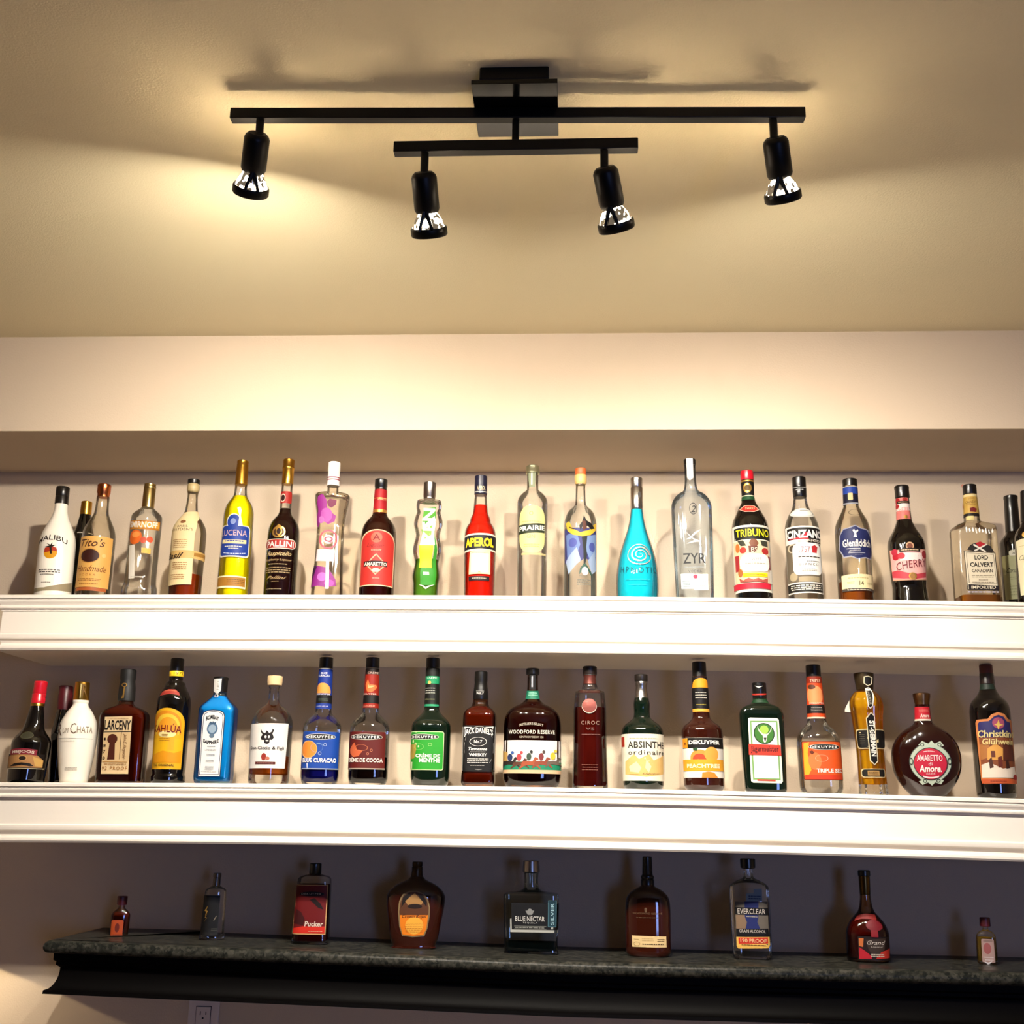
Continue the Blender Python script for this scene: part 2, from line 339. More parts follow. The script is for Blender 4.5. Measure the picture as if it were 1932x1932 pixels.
class Bottle:
    def __init__(s, crop, row, c0, c1, prof, label, mat, cap=None, capmat=None, n=2.0, d=1.0, face=0.0, liquid=None, back=0.0, flute=0, kind='liquor_bottle', group=None, capseg=40):
        s.x0, s.y0, s.k = CROP[crop]; Y, zf, g = ROW[row]; Y += back
        s.c0, s.c1 = c0, c1
        ym = (c0[1]+c1[1])/2; xm = (c0[0]+c1[0])/2
        q = ray(s.x0+xm/s.k, s.y0+ym/s.k); X = q.x/q.y*Y
        s.B = Vector((X, Y, zf(X)+.0004)); h = Vector((X, Y)).normalized(); s.h = h; s.r = Vector((h.y, -h.x))
        s.alpha = math.atan2(X, Y)
        s.rho = s.alpha*face            # how far the bottle is turned away from the viewer (1 = square to the shelf)
        s.root = empty(kind, s.B, label, 'bottle', group or g, -s.alpha)
        s.nb, s.dr = n, d; s.flute = flute
        pts = [(*s.loc(s.cx(y), y), hw) for y, hw in prof]
        s.Z = [p[1] for p in pts]; s.W = [s.width(y, hw) for y, hw in prof]; s.Cc = [p[0] for p in pts]
        s.Z[-1] = 0.0
        order = np.argsort(s.Z); s.Z = np.array(s.Z)[order]; s.W = np.array(s.W)[order]
        for i in range(1, len(s.Z)):
            if s.Z[i] <= s.Z[i-1]: s.Z[i] = s.Z[i-1]+2e-4
        s.wmin, s.wmax = min(s.W), max(s.W)
        s.zb = s.loc(*c1)[1]; s.zt = s.loc(*c0)[1]; s.lb = s.loc(*c1)[0]; s.lt = s.loc(*c0)[0]
        s.cache = {}
        s.mat = mat
        s.glass = s.lathe('glass_body', s.Z, s.W, mat, body=True)
        if liquid:
            lm, ly = liquid[0], s.loc(s.cx(liquid[1]), liquid[1])[1]
            zb = s.loc(s.cx(liquid[2]), liquid[2])[1] if len(liquid) > 2 else .006
            zz = np.linspace(zb, ly, 30); ww = s.pw(zz)*.95-.0008
            ww[0] *= .9
            s.lathe('liquid', zz, ww, lm, body=True, raw=True)
        if cap:
            caps = cap if isinstance(cap[0][0], (list, tuple)) else [cap]
            cms = capmat if isinstance(capmat, (list, tuple)) else [capmat]
            for ci, (cp, cm) in enumerate(zip(caps, cms)):
                z = [s.loc(s.cx(y), y)[1] for y, hw in cp][::-1]; wv = [s.width(y, hw) for y, hw in cp][::-1]
                s.lathe('cap' if ci == 0 else 'neck_foil', np.array(z), np.array(wv), cm, raw=True, seg=capseg)
    # geometry of the measured view
    def cx(s, y): (a, b), (c, d) = s.c0, s.c1; return a+(c-a)*(y-b)/(d-b)
    def loc(s, X, Y):
        q = ray(s.x0+X/s.k, s.y0+Y/s.k); B = s.B; t = (B.x*s.h.x+B.y*s.h.y)/(q.x*s.h.x+q.y*s.h.y)
        p = q*t; return ((p.x-B.x)*s.r.x+(p.y-B.y)*s.r.y, p.z+EYE-B.z)
    def width(s, y, hw): x = s.cx(y); return (s.loc(x+hw, y)[0]-s.loc(x-hw, y)[0])/2
    def cen(s, z): return s.lb+(s.lt-s.lb)*(z-s.zb)/(s.zt-s.zb)
    def pw(s, z): return np.interp(z, s.Z, s.W)
    # cross-section at a height: unit-arc table of points in the viewer-facing frame
    def sec(s, w, fl=True):
        key = round(w*2e4)
        if key in s.cache: return s.cache[key]
        f = 0 if s.wmax-s.wmin < 1e-5 else min(1, max(0, (w-s.wmin)/(s.wmax-s.wmin)))
        fb = min(1, f*1.6) if s.nb > 2 or s.dr < 1 else f
        n = 2+(s.nb-2)*fb; D = s.wmin+(s.wmax*s.dr-s.wmin)*f if s.dr < 1 else w
        a = np.linspace(-PI, PI, 129); ca, sa = np.sin(a), -np.cos(a)
        X = np.sign(ca)*np.abs(ca)**(2/n)*w; Yv = np.sign(sa)*np.abs(sa)**(2/n)*min(D, w)
        if s.flute and f > .3:
            m_ = 1+.035*np.cos(a*s.flute)*min(1, (f-.3)*4); X, Yv = X*m_, Yv*m_
        c, s_ = math.cos(s.rho), math.sin(s.rho)
        X, Yv = X*c-Yv*s_, X*s_+Yv*c
        k = w/np.abs(X).max(); X, Yv = X*k, Yv*k
        L = np.concatenate([[0], np.cumsum(np.hypot(np.diff(X), np.diff(Yv)))]); t = L/L[-1]-.5
        s.cache[key] = (t, X, Yv, L[-1]); return s.cache[key]
    def lathe(s, name, Zp, Wp, mt, body=False, raw=False, seg=None):
        if not raw:
            zz = set(np.round(Zp, 6)); top = Zp[-1]
            for z in np.arange(0, top, .004): zz.add(round(float(z), 6))
            zz = np.array(sorted(zz)); ww = pchip(Zp, Wp, zz)
            s.Zs, s.Ws = zz, ww; s.pw = lambda z, a=zz, b=ww: np.interp(z, a, b)
            # rounded heel
            hz = min(.004, Wp[0]*.2)
            zz = np.concatenate([[0, hz*.25], zz[zz > hz*.5]]); w0 = ww[0]; ww2 = np.interp(zz, s.Zs, s.Ws); ww2[0] = w0-hz*.8; ww2[1] = w0-hz*.25; ww = ww2
        else: zz, ww = Zp, Wp
        N = 128 if s.flute or s.nb > 2 else 64
        if seg and not body: N = seg
        V = []
        for z, w_ in zip(zz, ww):
            if body:
                t, X, Yv, L = s.sec(max(w_, .002)); st = 128//N
                for i in range(0, 128, st): V.append((X[i]+s.cen(z), Yv[i], z))
            else:
                for i in range(N):
                    a = 2*PI*i/N; V.append((w_*math.sin(a)+s.cen(z), -w_*math.cos(a), z))
        F = []
        for j in range(len(zz)-1):
            for i in range(N):
                a, b = j*N+i, j*N+(i+1) % N; F.append((a, b, b+N, a+N))
        F.append(tuple(range(N))[::-1]); F.append(tuple(range((len(zz)-1)*N, len(zz)*N)))
        o = mesh_obj(name, V, F, mt, s.root, smooth=True); return sharp(o, 38)
    # a point of the view -> arc coordinate on the bottle's surface
    def arc(s, X, Y):
        lat, z = s.loc(X, Y); lat -= s.cen(z); w_ = max(.002, float(s.pw(z))); t, PX, PY, L = s.sec(w_)
        i0 = int(np.argmin(PX[20:109]))+20 if s.rho == 0 else None
        # visible front: between the leftmost and the rightmost point, passing the front
        lo, hi = int(np.argmin(PX[:-1])), int(np.argmax(PX[:-1]))
        tt, xx = (t[lo:hi+1], PX[lo:hi+1]) if lo < hi else (t[:], PX[:])
        u = np.interp(lat, xx, tt); return u, z
    def put(s, name, layers, lift=.0004, parent=None, rough=None, metal=None):
        """print a stack of flat shapes and letters onto the surface; the shapes follow the glass"""
        P = []; mats = []; tris = []; TP = []; Tm = []; Tt = []
        zs = [s.loc(s.cx(L[2]), L[2])[1] for L in layers if L[0] != 'P'] or [s.loc(*layers[0][2][0])[1]]
        zr = sum(zs)/len(zs); wr = max(.002, float(s.pw(zr))); LR = s.sec(wr)[3]
        def emit(pts, tr, col, off, text):
            (pp, mm, tt) = (TP, Tm, Tt) if text else (P, mats, tris)
            b = len(pp); pp.extend([(p[0]*LR, p[1], off) for p in pts]); tt.extend([((a+b, c+b, d_+b), col) for a, c, d_ in tr])
            if col not in mm: mm.append(col)
        for li, L in enumerate(layers):
            off = lift+.00012*li; kd = L[0]; txt = kd in 'TV' or kd == 'L'
            if kd == 'P':
                pts = [s.arc(x, y) for x, y in L[2]]; T = tessellate_polygon([[Vector((p[0]*LR, p[1], 0)) for p in pts]])
                emit(pts, T, L[1], off, False); continue
            x0, y0, x1, y1 = L[1:5]; col = L[5]; opt = L[6] if len(L) > 6 else {}
            ym = (y0+y1)/2; ua, _ = s.arc(x0, ym); ub, _ = s.arc(x1, ym); xc = (x0+x1)/2
            _, zt = s.arc(xc, y0); _, zb = s.arc(xc, y1)
            sl = opt.get('slant', 0)*(zt-zb); bend = opt.get('bend', 0)*(zt-zb)
            def mp(u, v): return (ua+(ub-ua)*u, zb+(zt-zb)*v+sl*(u-.5)+bend*(1-(2*u-1)**2))
            if kd == 'T' or kd == 'V':
                v, t = text_tris(opt['s'], opt.get('b', 0), opt.get('i', 0), opt.get('sp', 1.0))
                if not len(v): continue
                if kd == 'V': v = np.stack([v[:, 1], 1-v[:, 0]], 1)
                if kd == 'V' and opt.get('up'): v = 1-v
                emit([mp(a, b) for a, b in v], t, col, off, True)
            elif kd == 'L':
                n = opt.get('n', 1); rnd = random.Random(int(x0*7+y0)); pts, tr = [], []
                for j in range(n):
                    vv = 1-(j+.5)/n; hh = .5*opt.get('h', .45)/n; u = rnd.uniform(0, .06)
                    while u < .98:
                        e = min(1-rnd.uniform(0, .04), u+rnd.uniform(.05, .16)); b = len(pts)
                        for a, c in ((u, vv-hh), (e, vv-hh), (e, vv+hh), (u, vv+hh)): pts.append(mp(a, c))
                        tr += [(b, b+1, b+2), (b, b+2, b+3)]; u = e+.025
                emit(pts, tr, col, off, True)
            else:
                if kd == 'R': U = [(0, 0), (1, 0), (1, 1), (0, 1)]
                elif kd in 'EG': U = [(.5+.5*math.cos(a), .5+.5*math.sin(a)) for a in [2*PI*i/28 for i in range(28)]]
                elif kd == 'D': U = [(.5, 0), (1, .5), (.5, 1), (0, .5)]
                elif kd == 'A':
                    k = opt.get('k', .25); U = [(0, 0), (1, 0)]+[(.5+.5*math.cos(a), 1-k+k*math.sin(a)) for a in [PI*i/16 for i in range(17)]]
                elif kd == 'O':
                    kx = opt.get('r', .1); ar = abs((ub-ua)*LR)/max(1e-6, abs(zt-zb)); ky = min(.5, kx*ar); U = []
                    for qx, qy, a0 in ((1-kx, ky, -PI/2), (1-kx, 1-ky, 0), (kx, 1-ky, PI/2), (kx, ky, PI)):
                        U += [(qx+kx*math.cos(a0+PI/2*i/5), qy+ky*math.sin(a0+PI/2*i/5)) for i in range(6)]
                elif kd == 'S':  # spiral band
                    U = []; n = 60; turns = opt.get('turns', 2.2); th = opt.get('th', .06)
                    o1 = [((.5-th*.5)*(1-i/n)**.9+.01, i) for i in range(n)]
                    outer = [(.5+(rr+th*(1-i/n)*.5)*math.cos(turns*2*PI*i/n), .5+(rr+th*(1-i/n)*.5)*math.sin(turns*2*PI*i/n)) for rr, i in o1]
                    inner = [(.5+(rr-th*(1-i/n)*.5)*math.cos(turns*2*PI*i/n), .5+(rr-th*(1-i/n)*.5)*math.sin(turns*2*PI*i/n)) for rr, i in o1]
                    pts = [mp(*p) for p in outer+inner]; tr = []
                    for i in range(n-1): tr += [(i, i+1, n+i+1), (i, n+i+1, n+i)]
                    emit(pts, tr, col, off, False); continue
                if kd == 'G':
                    th = opt.get('th', .08); ro = [mp(*p) for p in U]; ri = [mp(.5+(p[0]-.5)*(1-2*th), .5+(p[1]-.5)*(1-2*th)) for p in U]; n = len(U); tr = []
                    for i in range(n): j = (i+1) % n; tr += [(i, j, n+j), (i, n+j, n+i)]
                    emit(ro+ri, tr, col, off, False); continue
                pts = [mp(*p) for p in U]
                if kd == 'R' and (bend or sl):
                    m_ = 12; pts = [mp(i/m_, 0) for i in range(m_+1)]+[mp(1-i/m_, 1) for i in range(m_+1)]
                T = tessellate_polygon([[Vector((p[0]*LR, p[1], 0)) for p in pts]])
                emit(pts, T, col, off, False)
        ret = None
        for nm, pp, mm, tt, par in ((name, P, mats, tris, parent or s.root), ('lettering', TP, Tm, Tt, None)):
            if not pp: continue
            par = par or ret or s.root
            bm = bmesh.new(); vv = [bm.verts.new(p) for p in pp]
            for (a, b, c), col in tt:
                try: f = bm.faces.new((vv[a], vv[b], vv[c])); f.material_index = mm.index(col)
                except ValueError: pass
            A = np.array(pp); step = max(.0025, wr*.17); zstep = .006
            for ax, st in ((0, step), (1, zstep)):
                lo, hi = A[:, ax].min(), A[:, ax].max(); q = math.ceil(lo/st)*st
                if ax == 1:
                    W_ = s.pw(np.linspace(lo, hi, 9)); 
                    if np.abs(W_-np.linspace(W_[0], W_[-1], 9)).max() < 1.5e-4: continue
                while q < hi:
                    if q > lo+1e-5:
                        co = (q, 0, 0) if ax == 0 else (0, q, 0); no = (1, 0, 0) if ax == 0 else (0, 1, 0)
                        bmesh.ops.bisect_plane(bm, geom=bm.verts[:]+bm.edges[:]+bm.faces[:], dist=1e-7, plane_co=co, plane_no=no)
                    q += st
            for v in bm.verts:
                sx, z, off = v.co; w_ = max(.002, float(s.pw(z))); t, X, Yv, L_ = s.sec(w_); u = sx/LR
                x = np.interp(u, t, X); y = np.interp(u, t, Yv)
                e = .004; dx = np.interp(u+e, t, X)-np.interp(u-e, t, X); dy = np.interp(u+e, t, Yv)-np.interp(u-e, t, Yv); l = math.hypot(dx, dy) or 1
                v.co = (x+dy/l*off+s.cen(z), y-dx/l*off, z)
            for f in bm.faces: f.smooth = True
            me = bpy.data.meshes.new(nm); bm.to_mesh(me); bm.free()
            for c in mm: me.materials.append(_M[c] if c in _M else paper(c))
            o = bpy.data.objects.new(nm, me); COL.objects.link(o); o.parent = par
            if ret is None: ret = o
        return ret
def pchip(x, y, xi):
    x, y = np.array(x, float), np.array(y, float); h = np.diff(x); dl = np.diff(y)/h; d = np.zeros(len(x))
    for i in range(1, len(x)-1):
        if dl[i-1]*dl[i] > 0:
            w1, w2 = 2*h[i]+h[i-1], h[i]+2*h[i-1]; d[i] = (w1+w2)/(w1/dl[i-1]+w2/dl[i])
    d[0], d[-1] = dl[0], dl[-1]
    k = np.clip(np.searchsorted(x, xi)-1, 0, len(h)-1); t = (xi-x[k])/h[k]; a = h[k]
    return (2*t**3-3*t**2+1)*y[k]+(t**3-2*t**2+t)*a*d[k]+(-2*t**3+3*t**2)*y[k+1]+(t**3-t**2)*a*d[k+1]

G_CLEAR = glass('clear'); G_AMBER = glass('amber', (.74, .47, .27), (.12, .05, .02)); G_GREEN = glass('green', (.10, .30, .12), (.01, .04, .02))
G_BLUE = glass('blue_edge', (.90, .95, .99), (.10, .32, .55)); G_PALE = glass('warm_clear', (.97, .94, .86), (.78, .72, .56))
D_BLACK = pmat('dark_glass', '#070504', .06, spec=.5, coat=.6); D_BROWN = pmat('dark_brown_glass', '#2a0d06', .07, spec=.5, coat=.6)
D_GREEN = pmat('dark_green_glass', '#06120a', .06, spec=.5, coat=.6); D_RED = pmat('dark_red_glass', '#1c0604', .07, spec=.5, coat=.6)
P_WHITE = pmat('white_coated_glass', '#e8e0d0', .22, coat=.4); C_BLACK = pmat('black_cap', '#0b0908', .3, spec=.5, coat=.2)
C_MATTE = pmat('black_wax', '#0c0b0a', .55); C_GOLD = pmat('gold_cap', '#c8963c', .28, 1); C_SILVER = pmat('silver_cap', '#b9b4ae', .25, 1)
C_RED = pmat('red_cap', '#c01224', .3, coat=.3); C_WHITE = pmat('white_cap', '#f2ece4', .35); C_CORK = pmat('cork_stopper', '#d8b888', .7)
C_COPPER = pmat('copper_cap', '#b8683c', .25, 1); C_BRONZE = pmat('bronze_cap', '#4a3c28', .35, .8); C_ORANGE = pmat('orange_wax', '#d0602c', .45)
C_NAVY = pmat('navy_cap', '#12142c', .3, coat=.3); C_STEEL = pmat('steel_cap', '#8a8078', .3, 1); C_DKRED = pmat('dark_red_cap', '#4a0c14', .4)
pmat('gold', '#c09448', .35, .8); pmat('silver', '#c8c4bc', .35, .7); pmat('frost', '#e6e6e0', .5)

# ---- upper shelf, left to right
b = Bottle('A', 1, (480, 320), (400, 1130), [(450, 50), (500, 54), (560, 72), (600, 92), (650, 115), (700, 133), (760, 142), (850, 143), (1130, 145)],
           'opaque white bottle with black screw cap and palm tree print', P_WHITE, [(320, 50), (324, 53), (385, 53), (390, 51), (395, 53), (450, 54), (452, 48)], C_BLACK)
b.put('printed_label', [('E', 332, 790, 432, 885, '#f0a818'), ('P', '#c03a20', [(332, 835), (340, 800), (382, 788), (425, 805), (432, 835), (400, 826), (365, 832)]),
      ('P', '#2a1c12', [(378, 850), (374, 800), (340, 790), (372, 786), (352, 766), (382, 780), (395, 762), (394, 784), (425, 784), (390, 798), (392, 850)]),
      ('P', '#a89878', [(262, 1095), (330, 1100), (420, 1085), (540, 1055), (545, 1126), (258, 1126)]),
      ('T', 300, 735, 508, 775, '#2a1810', dict(s='MALIBU', b=.01, bend=.75)), ('L', 295, 960, 460, 992, '#4a4038', dict(n=2)), ('L', 305, 996, 405, 1006, '#4a4038'), ('L', 312, 1056, 385, 1066, '#6a5a48')])
b = Bottle('A', 1, (660, 430), (592, 1130), [(520, 42), (560, 50), (620, 62), (680, 80), (740, 90), (1130, 92)], 'small dark bottle with gold foil cap, behind the tan-labelled bottle', D_BLACK,
           [(430, 38), (434, 43), (530, 45), (532, 40)], C_GOLD, back=.07)
b.put('neck_band', [('R', 585, 676, 700, 684, '#d8d0c0'), ('R', 560, 930, 640, 1090, '#4a5240')])
b = Bottle('A', 1, (795, 300), (700, 1130), [(395, 50), (470, 52), (520, 58), (560, 76), (600, 98), (640, 118), (700, 131), (800, 134), (1130, 136)],
           'clear bottle with tan label, dark oval medallion and copper cap', G_PALE, [(300, 46), (306, 53), (365, 53), (372, 48), (398, 47)], C_COPPER)
b.put('front_label', [('R', 592, 715, 838, 1100, '#efb55e'), ('E', 612, 806, 756, 916, '#c89040'), ('E', 618, 812, 750, 910, '#3c150c'), ('R', 575, 1100, 800, 1126, '#b8602c'), ('E', 770, 850, 800, 880, '#f7c880'),  # copper strip at the foot is a reflection painted on, not label
      ('T', 622, 735, 796, 795, '#5a2c10', dict(s="Tito's", i=.35, b=.01)), ('T', 594, 935, 802, 982, '#7a3c14', dict(s='Handmade', i=.4)), ('T', 605, 996, 722, 1012, '#a86a30', dict(s='VODKA', sp=1.5)),
      ('L', 590, 1030, 760, 1052, '#9a6028', dict(n=2)), ('L', 600, 1066, 740, 1076, '#9a6028')])
b = Bottle('A', 1, (1142, 295), (1054, 1130), [(475, 46), (490, 62), (515, 95), (545, 118), (580, 121), (1000, 121), (1060, 125), (1090, 136), (1130, 140)],
           'clear bottle with pewter-gold cap, gold name banner and orange fruit print', G_CLEAR, [(295, 40), (299, 46), (310, 44), (316, 47), (330, 47), (335, 45), (340, 47), (475, 48)], pmat('champagne_cap', '#a8905c', .3, 1))
b.put('front_label', [('R', 988, 588, 1212, 655, '#c07a1c', dict(bend=-.15)), ('R', 990, 600, 1208, 642, '#e8a83a', dict(bend=-.2)), ('E', 988, 662, 1075, 772, '#e66a22'), ('E', 1005, 676, 1062, 720, '#f79a4a'), ('E', 1062, 720, 1108, 768, '#c84a2a'), ('E', 1108, 718, 1158, 764, '#d8542c'),
      ('R', 1072, 805, 1140, 845, '#e0b850'), ('P', '#e8e0d0', [(985, 775), (1025, 775), (1020, 1030), (978, 1030)]), ('T', 995, 598, 1192, 645, '#f7efe0', dict(s='SMIRNOFF', b=.03, bend=-.15)), ('L', 990, 1010, 1080, 1030, '#c8c0b0')])  # pale streak runs down the clear glass below the banner
b = Bottle('A', 1, (1474, 262), (1400, 1130), [(355, 44), (375, 40), (500, 50), (540, 66), (580, 95), (630, 122), (680, 131), (1130, 126)],
           'bottle wearing a cream paper bib with a tan belt, amber liquor low inside', G_PALE, [[(262, 40), (266, 47), (292, 47), (296, 42)], [(296, 40), (310, 48), (345, 48), (362, 38)]], [C_BLACK, pmat('cork_glass', '#a89468', .4)],
           liquid=(liquor('#9c3810', .55), 992))
b.put('paper_bib', [('P', '#efd6a2', [(1402, 522), (1512, 508), (1494, 600), (1475, 700), (1462, 880), (1448, 1080), (1280, 1080), (1288, 850), (1304, 690), (1312, 592), (1350, 556)]), ('R', 1288, 830, 1556, 888, '#d9b06a', dict(bend=.1)), ('R', 1468, 846, 1556, 872, '#a87830', dict(bend=.1)),
      ('E', 1372, 588, 1412, 616, '#8a5a34'), ('T', 1350, 630, 1426, 646, '#5a3c28', dict(s='BASIL')), ('T', 1320, 652, 1462, 674, '#5a3c28', dict(s="HAYDEN'S")),
      ('L', 1318, 734, 1420, 806, '#b08858', dict(n=5)), ('L', 1310, 905, 1418, 970, '#b08858', dict(n=4)), ('L', 1300, 996, 1400, 1040, '#b08858', dict(n=3)), ('T', 1290, 836, 1392, 882, '#3a2818', dict(s='Basil', i=.5, b=.02))], lift=.0012)
b = Bottle('B', 1, (236, 120), (157, 1130), [(300, 46), (330, 47), (385, 52), (400, 58), (430, 80), (470, 102), (520, 114), (600, 117), (900, 122), (1130, 125)],
           'bright yellow bottle with gold cap and blue shield label', G_CLEAR, [(120, 40), (125, 45), (150, 43), (155, 46), (168, 44), (174, 46), (302, 48), (304, 40)], C_GOLD, liquid=(liquor('#ffee00', .85), 392))
b.put('front_label', [('E', 112, 542, 220, 662, '#f0ead0'), ('O', 68, 630, 282, 872, '#f0ead0', dict(r=.12)), ('E', 118, 550, 214, 658, '#1c3c96'), ('O', 75, 637, 275, 862, '#1c3c96', dict(r=.12)), ('P', '#f0ead0', [(190, 500), (212, 492), (224, 520), (216, 560), (232, 640), (196, 640), (206, 560)]),
      ('E', 140, 580, 180, 625, '#8898c8'), ('R', 82, 738, 256, 766, '#e8d8a0', dict(bend=-.2)), ('T', 82, 668, 262, 712, '#c8a8b0', dict(s='LUCENA', b=.01)), ('L', 98, 742, 240, 760, '#1c3c96'), ('L', 95, 785, 230, 798, '#e8e0c8'), ('L', 120, 802, 200, 812, '#e8e0c8'), ('L', 84, 830, 250, 844, '#c8d0e8', dict(bend=-.8))])
b.put('lower_band', [('R', 40, 1012, 252, 1104, '#f0e8c0'), ('R', 44, 1022, 248, 1090, '#a8742a'), ('L', 110, 1036, 240, 1076, '#5a3c18', dict(n=3, h=.3))])
b = Bottle('B', 1, (586, 112), (511, 1130), [(295, 42), (360, 43), (450, 44), (500, 46), (535, 56), (560, 78), (600, 104), (650, 119), (720, 123), (1130, 123)],
           'tall bottle of dark berry liqueur with gold cap, red name banner and gilt script', G_CLEAR, [(112, 39), (116, 44), (165, 44), (170, 47), (182, 47), (186, 44), (298, 44)], C_GOLD, liquid=(liquor('#1c0504', .93), 486))
b.put('front_label', [('E', 458, 636, 556, 726, 'gold'), ('E', 468, 650, 546, 716, '#4a2c18'), ('P', 'gold', [(486, 640), (506, 622), (526, 640), (530, 690), (508, 720), (484, 690)]), ('E', 490, 656, 522, 700, '#2a120c'), ('O', 412, 736, 634, 810, '#e8d8c0', dict(r=.14)), ('O', 417, 742, 629, 804, '#a8241c', dict(r=.13)),
      ('T', 425, 752, 616, 796, '#f4ece0', dict(s='PALLINI', b=.02)), ('T', 425, 830, 598, 872, '#d8b880', dict(s='Raspicello', i=.5, b=.01)), ('T', 415, 884, 600, 906, '#c8a470', dict(s='Raspberry Liqueur', i=.4)),
      ('L', 425, 918, 568, 932, '#b09468'), ('L', 410, 944, 590, 996, '#9a8058', dict(n=3)), ('T', 420, 1015, 560, 1040, '#b89868', dict(s='Pallini', i=.6)), ('L', 450, 1050, 505, 1060, '#b89868'), ('L', 415, 1106, 530, 1118, '#8a7858')])
b.put('neck_label', [('O', 518, 360, 606, 450, '#b02820', dict(r=.2)), ('E', 524, 376, 558, 440, '#e8c8b0'), ('E', 528, 384, 554, 432, '#3a1c18')])
b = Bottle('B', 1, (931, 132), (872, 1130), [(310, 42), (362, 43), (372, 90), (385, 125), (400, 133), (430, 130), (520, 115), (640, 104), (800, 106), (950, 112), (1130, 124)],
           'clear waisted bottle with white cap and purple orchid print', G_PALE, [(132, 38), (136, 46), (198, 48), (202, 45), (235, 46), (312, 48)], C_WHITE, n=3.2, d=.85)
b.put('printed_label', [('P', '#9a2c8a', [(806, 410), (840, 396), (868, 440), (872, 500), (900, 530), (940, 560), (930, 600), (880, 622), (850, 600), (826, 600), (808, 640), (796, 590), (808, 520), (800, 460)]), ('E', 826, 500, 912, 606, '#b452a8'), ('P', '#78284c', [(872, 455), (895, 434), (945, 445), (938, 480), (905, 500), (880, 486)]),
      ('E', 812, 560, 852, 612, '#c070b8'), ('G', 814, 662, 952, 808, '#c05a68', dict(th=.09)), ('E', 846, 700, 920, 770, '#e8c8c8'), ('R', 795, 810, 930, 900, '#ecd0d4'), ('P', '#8a2480', [(762, 1010), (790, 930), (850, 945), (880, 950), (905, 990), (935, 1040), (938, 1088), (860, 1098), (800, 1085), (752, 1098)]), ('E', 800, 985, 870, 1050, '#c060b4'), ('E', 850, 1040, 925, 1092, '#b044a4'), ('P', '#3a1c3c', [(782, 925), (800, 940), (778, 1000), (752, 1080), (758, 1010)]),
      ('P', '#fbf6f0', [(866, 860), (890, 860), (884, 1110), (858, 1110)]), ('T', 850, 715, 918, 760, '#a84860', dict(s='Q', b=.02))])  # near-white upright strip is a painted highlight, not print
b.put('cap_stripes', [('R', 884, 250, 976, 257, '#b01c3c'), ('R', 884, 266, 976, 273, '#b01c3c')], lift=.0024)
b = Bottle('B', 1, (1286, 262), (1246, 1130), [(340, 47), (520, 54), (545, 64), (580, 95), (620, 120), (670, 132), (720, 135), (1130, 133)],
           'dark red-brown bottle with arched red label and black ribbed cap', G_AMBER, [(262, 44), (266, 48), (318, 49), (322, 46), (342, 46)], C_BLACK, liquid=(liquor('#3c0a05', .9), 500))
b.put('neck_label', [('R', 1230, 346, 1330, 522, '#b41c24'), ('R', 1226, 498, 1330, 520, 'gold'), ('R', 1230, 408, 1330, 414, 'gold', dict(bend=-.3)), ('T', 1258, 412, 1322, 430, '#e8c890', dict(s='AMARETTO'))])
b.put('front_label', [('A', 1128, 668, 1380, 1092, '#e8c8a0', dict(k=.25)), ('A', 1134, 676, 1374, 1085, '#c22f28', dict(k=.25)), ('E', 1206, 690, 1292, 770, '#d86048'), ('D', 1168, 850, 1320, 1012, '#e0a080'), ('D', 1180, 862, 1308, 1000, '#b83028'), ('R', 1155, 908, 1326, 948, '#2a1010', dict(bend=.1)), ('E', 1212, 960, 1272, 990, '#e8c8b0'),
      ('T', 1178, 775, 1312, 808, '#8a1c18', dict(s='Liqueur', i=.4, b=.01)), ('L', 1205, 815, 1285, 830, '#e0b090', dict(n=2)), ('T', 1160, 916, 1322, 942, '#f4e4d0', dict(s='AMARETTO', b=.02)), ('L', 1215, 1030, 1270, 1040, '#e8b8a0'), ('T', 1222, 706, 1278, 752, '#8a2018', dict(s='A', b=.02))])
b = Bottle('B', 1, (1656, 285), (1620, 1130), [(410, 44), (418, 60), (430, 92), (470, 97), (510, 90), (560, 104), (600, 110), (650, 98), (690, 90), (760, 104), (800, 109), (860, 96), (900, 90), (960, 100), (1000, 105), (1060, 97), (1130, 94)],
           'wavy-sided clear bottle with green print and steel cap', G_CLEAR, [(285, 42), (289, 47), (392, 47), (395, 45), (410, 45)], C_STEEL, n=2.6, d=.9, liquid=(liquor('#5f9a2a', .5), 876))
b.put('printed_label', [('P', '#4f9c2c', [(1610, 500), (1700, 492), (1698, 600), (1600, 640)]), ('P', '#f0f4e0', [(1600, 640), (1690, 560), (1690, 780), (1578, 780)]), ('P', '#86c040', [(1590, 660), (1672, 630), (1664, 700), (1600, 740)]), ('R', 1577, 780, 1670, 950, '#c4e81e'), ('P', '#2f8a20', [(1690, 640), (1700, 880), (1690, 1080), (1582, 1080), (1584, 952), (1674, 952)]),
      ('V', 1598, 500, 1694, 778, '#dcecc8', dict(s='ZEN', b=.03, up=1)), ('L', 1590, 870, 1655, 930, '#a8c820', dict(n=4)), ('L', 1602, 980, 1648, 1005, '#f0f8e0', dict(n=2, h=.7)), ('P', '#f4f4e0', [(1572, 1075), (1600, 1090), (1622, 1110), (1650, 1090), (1685, 1075), (1640, 1085), (1622, 1096), (1604, 1082)])])
b = Bottle('C', 1, (232, 235), (218, 1130), [(380, 45), (460, 52), (520, 58), (552, 72), (572, 78), (590, 80), (612, 96), (640, 110), (670, 117), (720, 120), (1130, 114)],
           'bright orange-red aperitif bottle with navy cap and yellow name on a dark band', G_CLEAR, [(235, 42), (240, 48), (375, 49), (381, 44)], C_NAVY, liquid=(liquor('#f01c06', .8), 461))
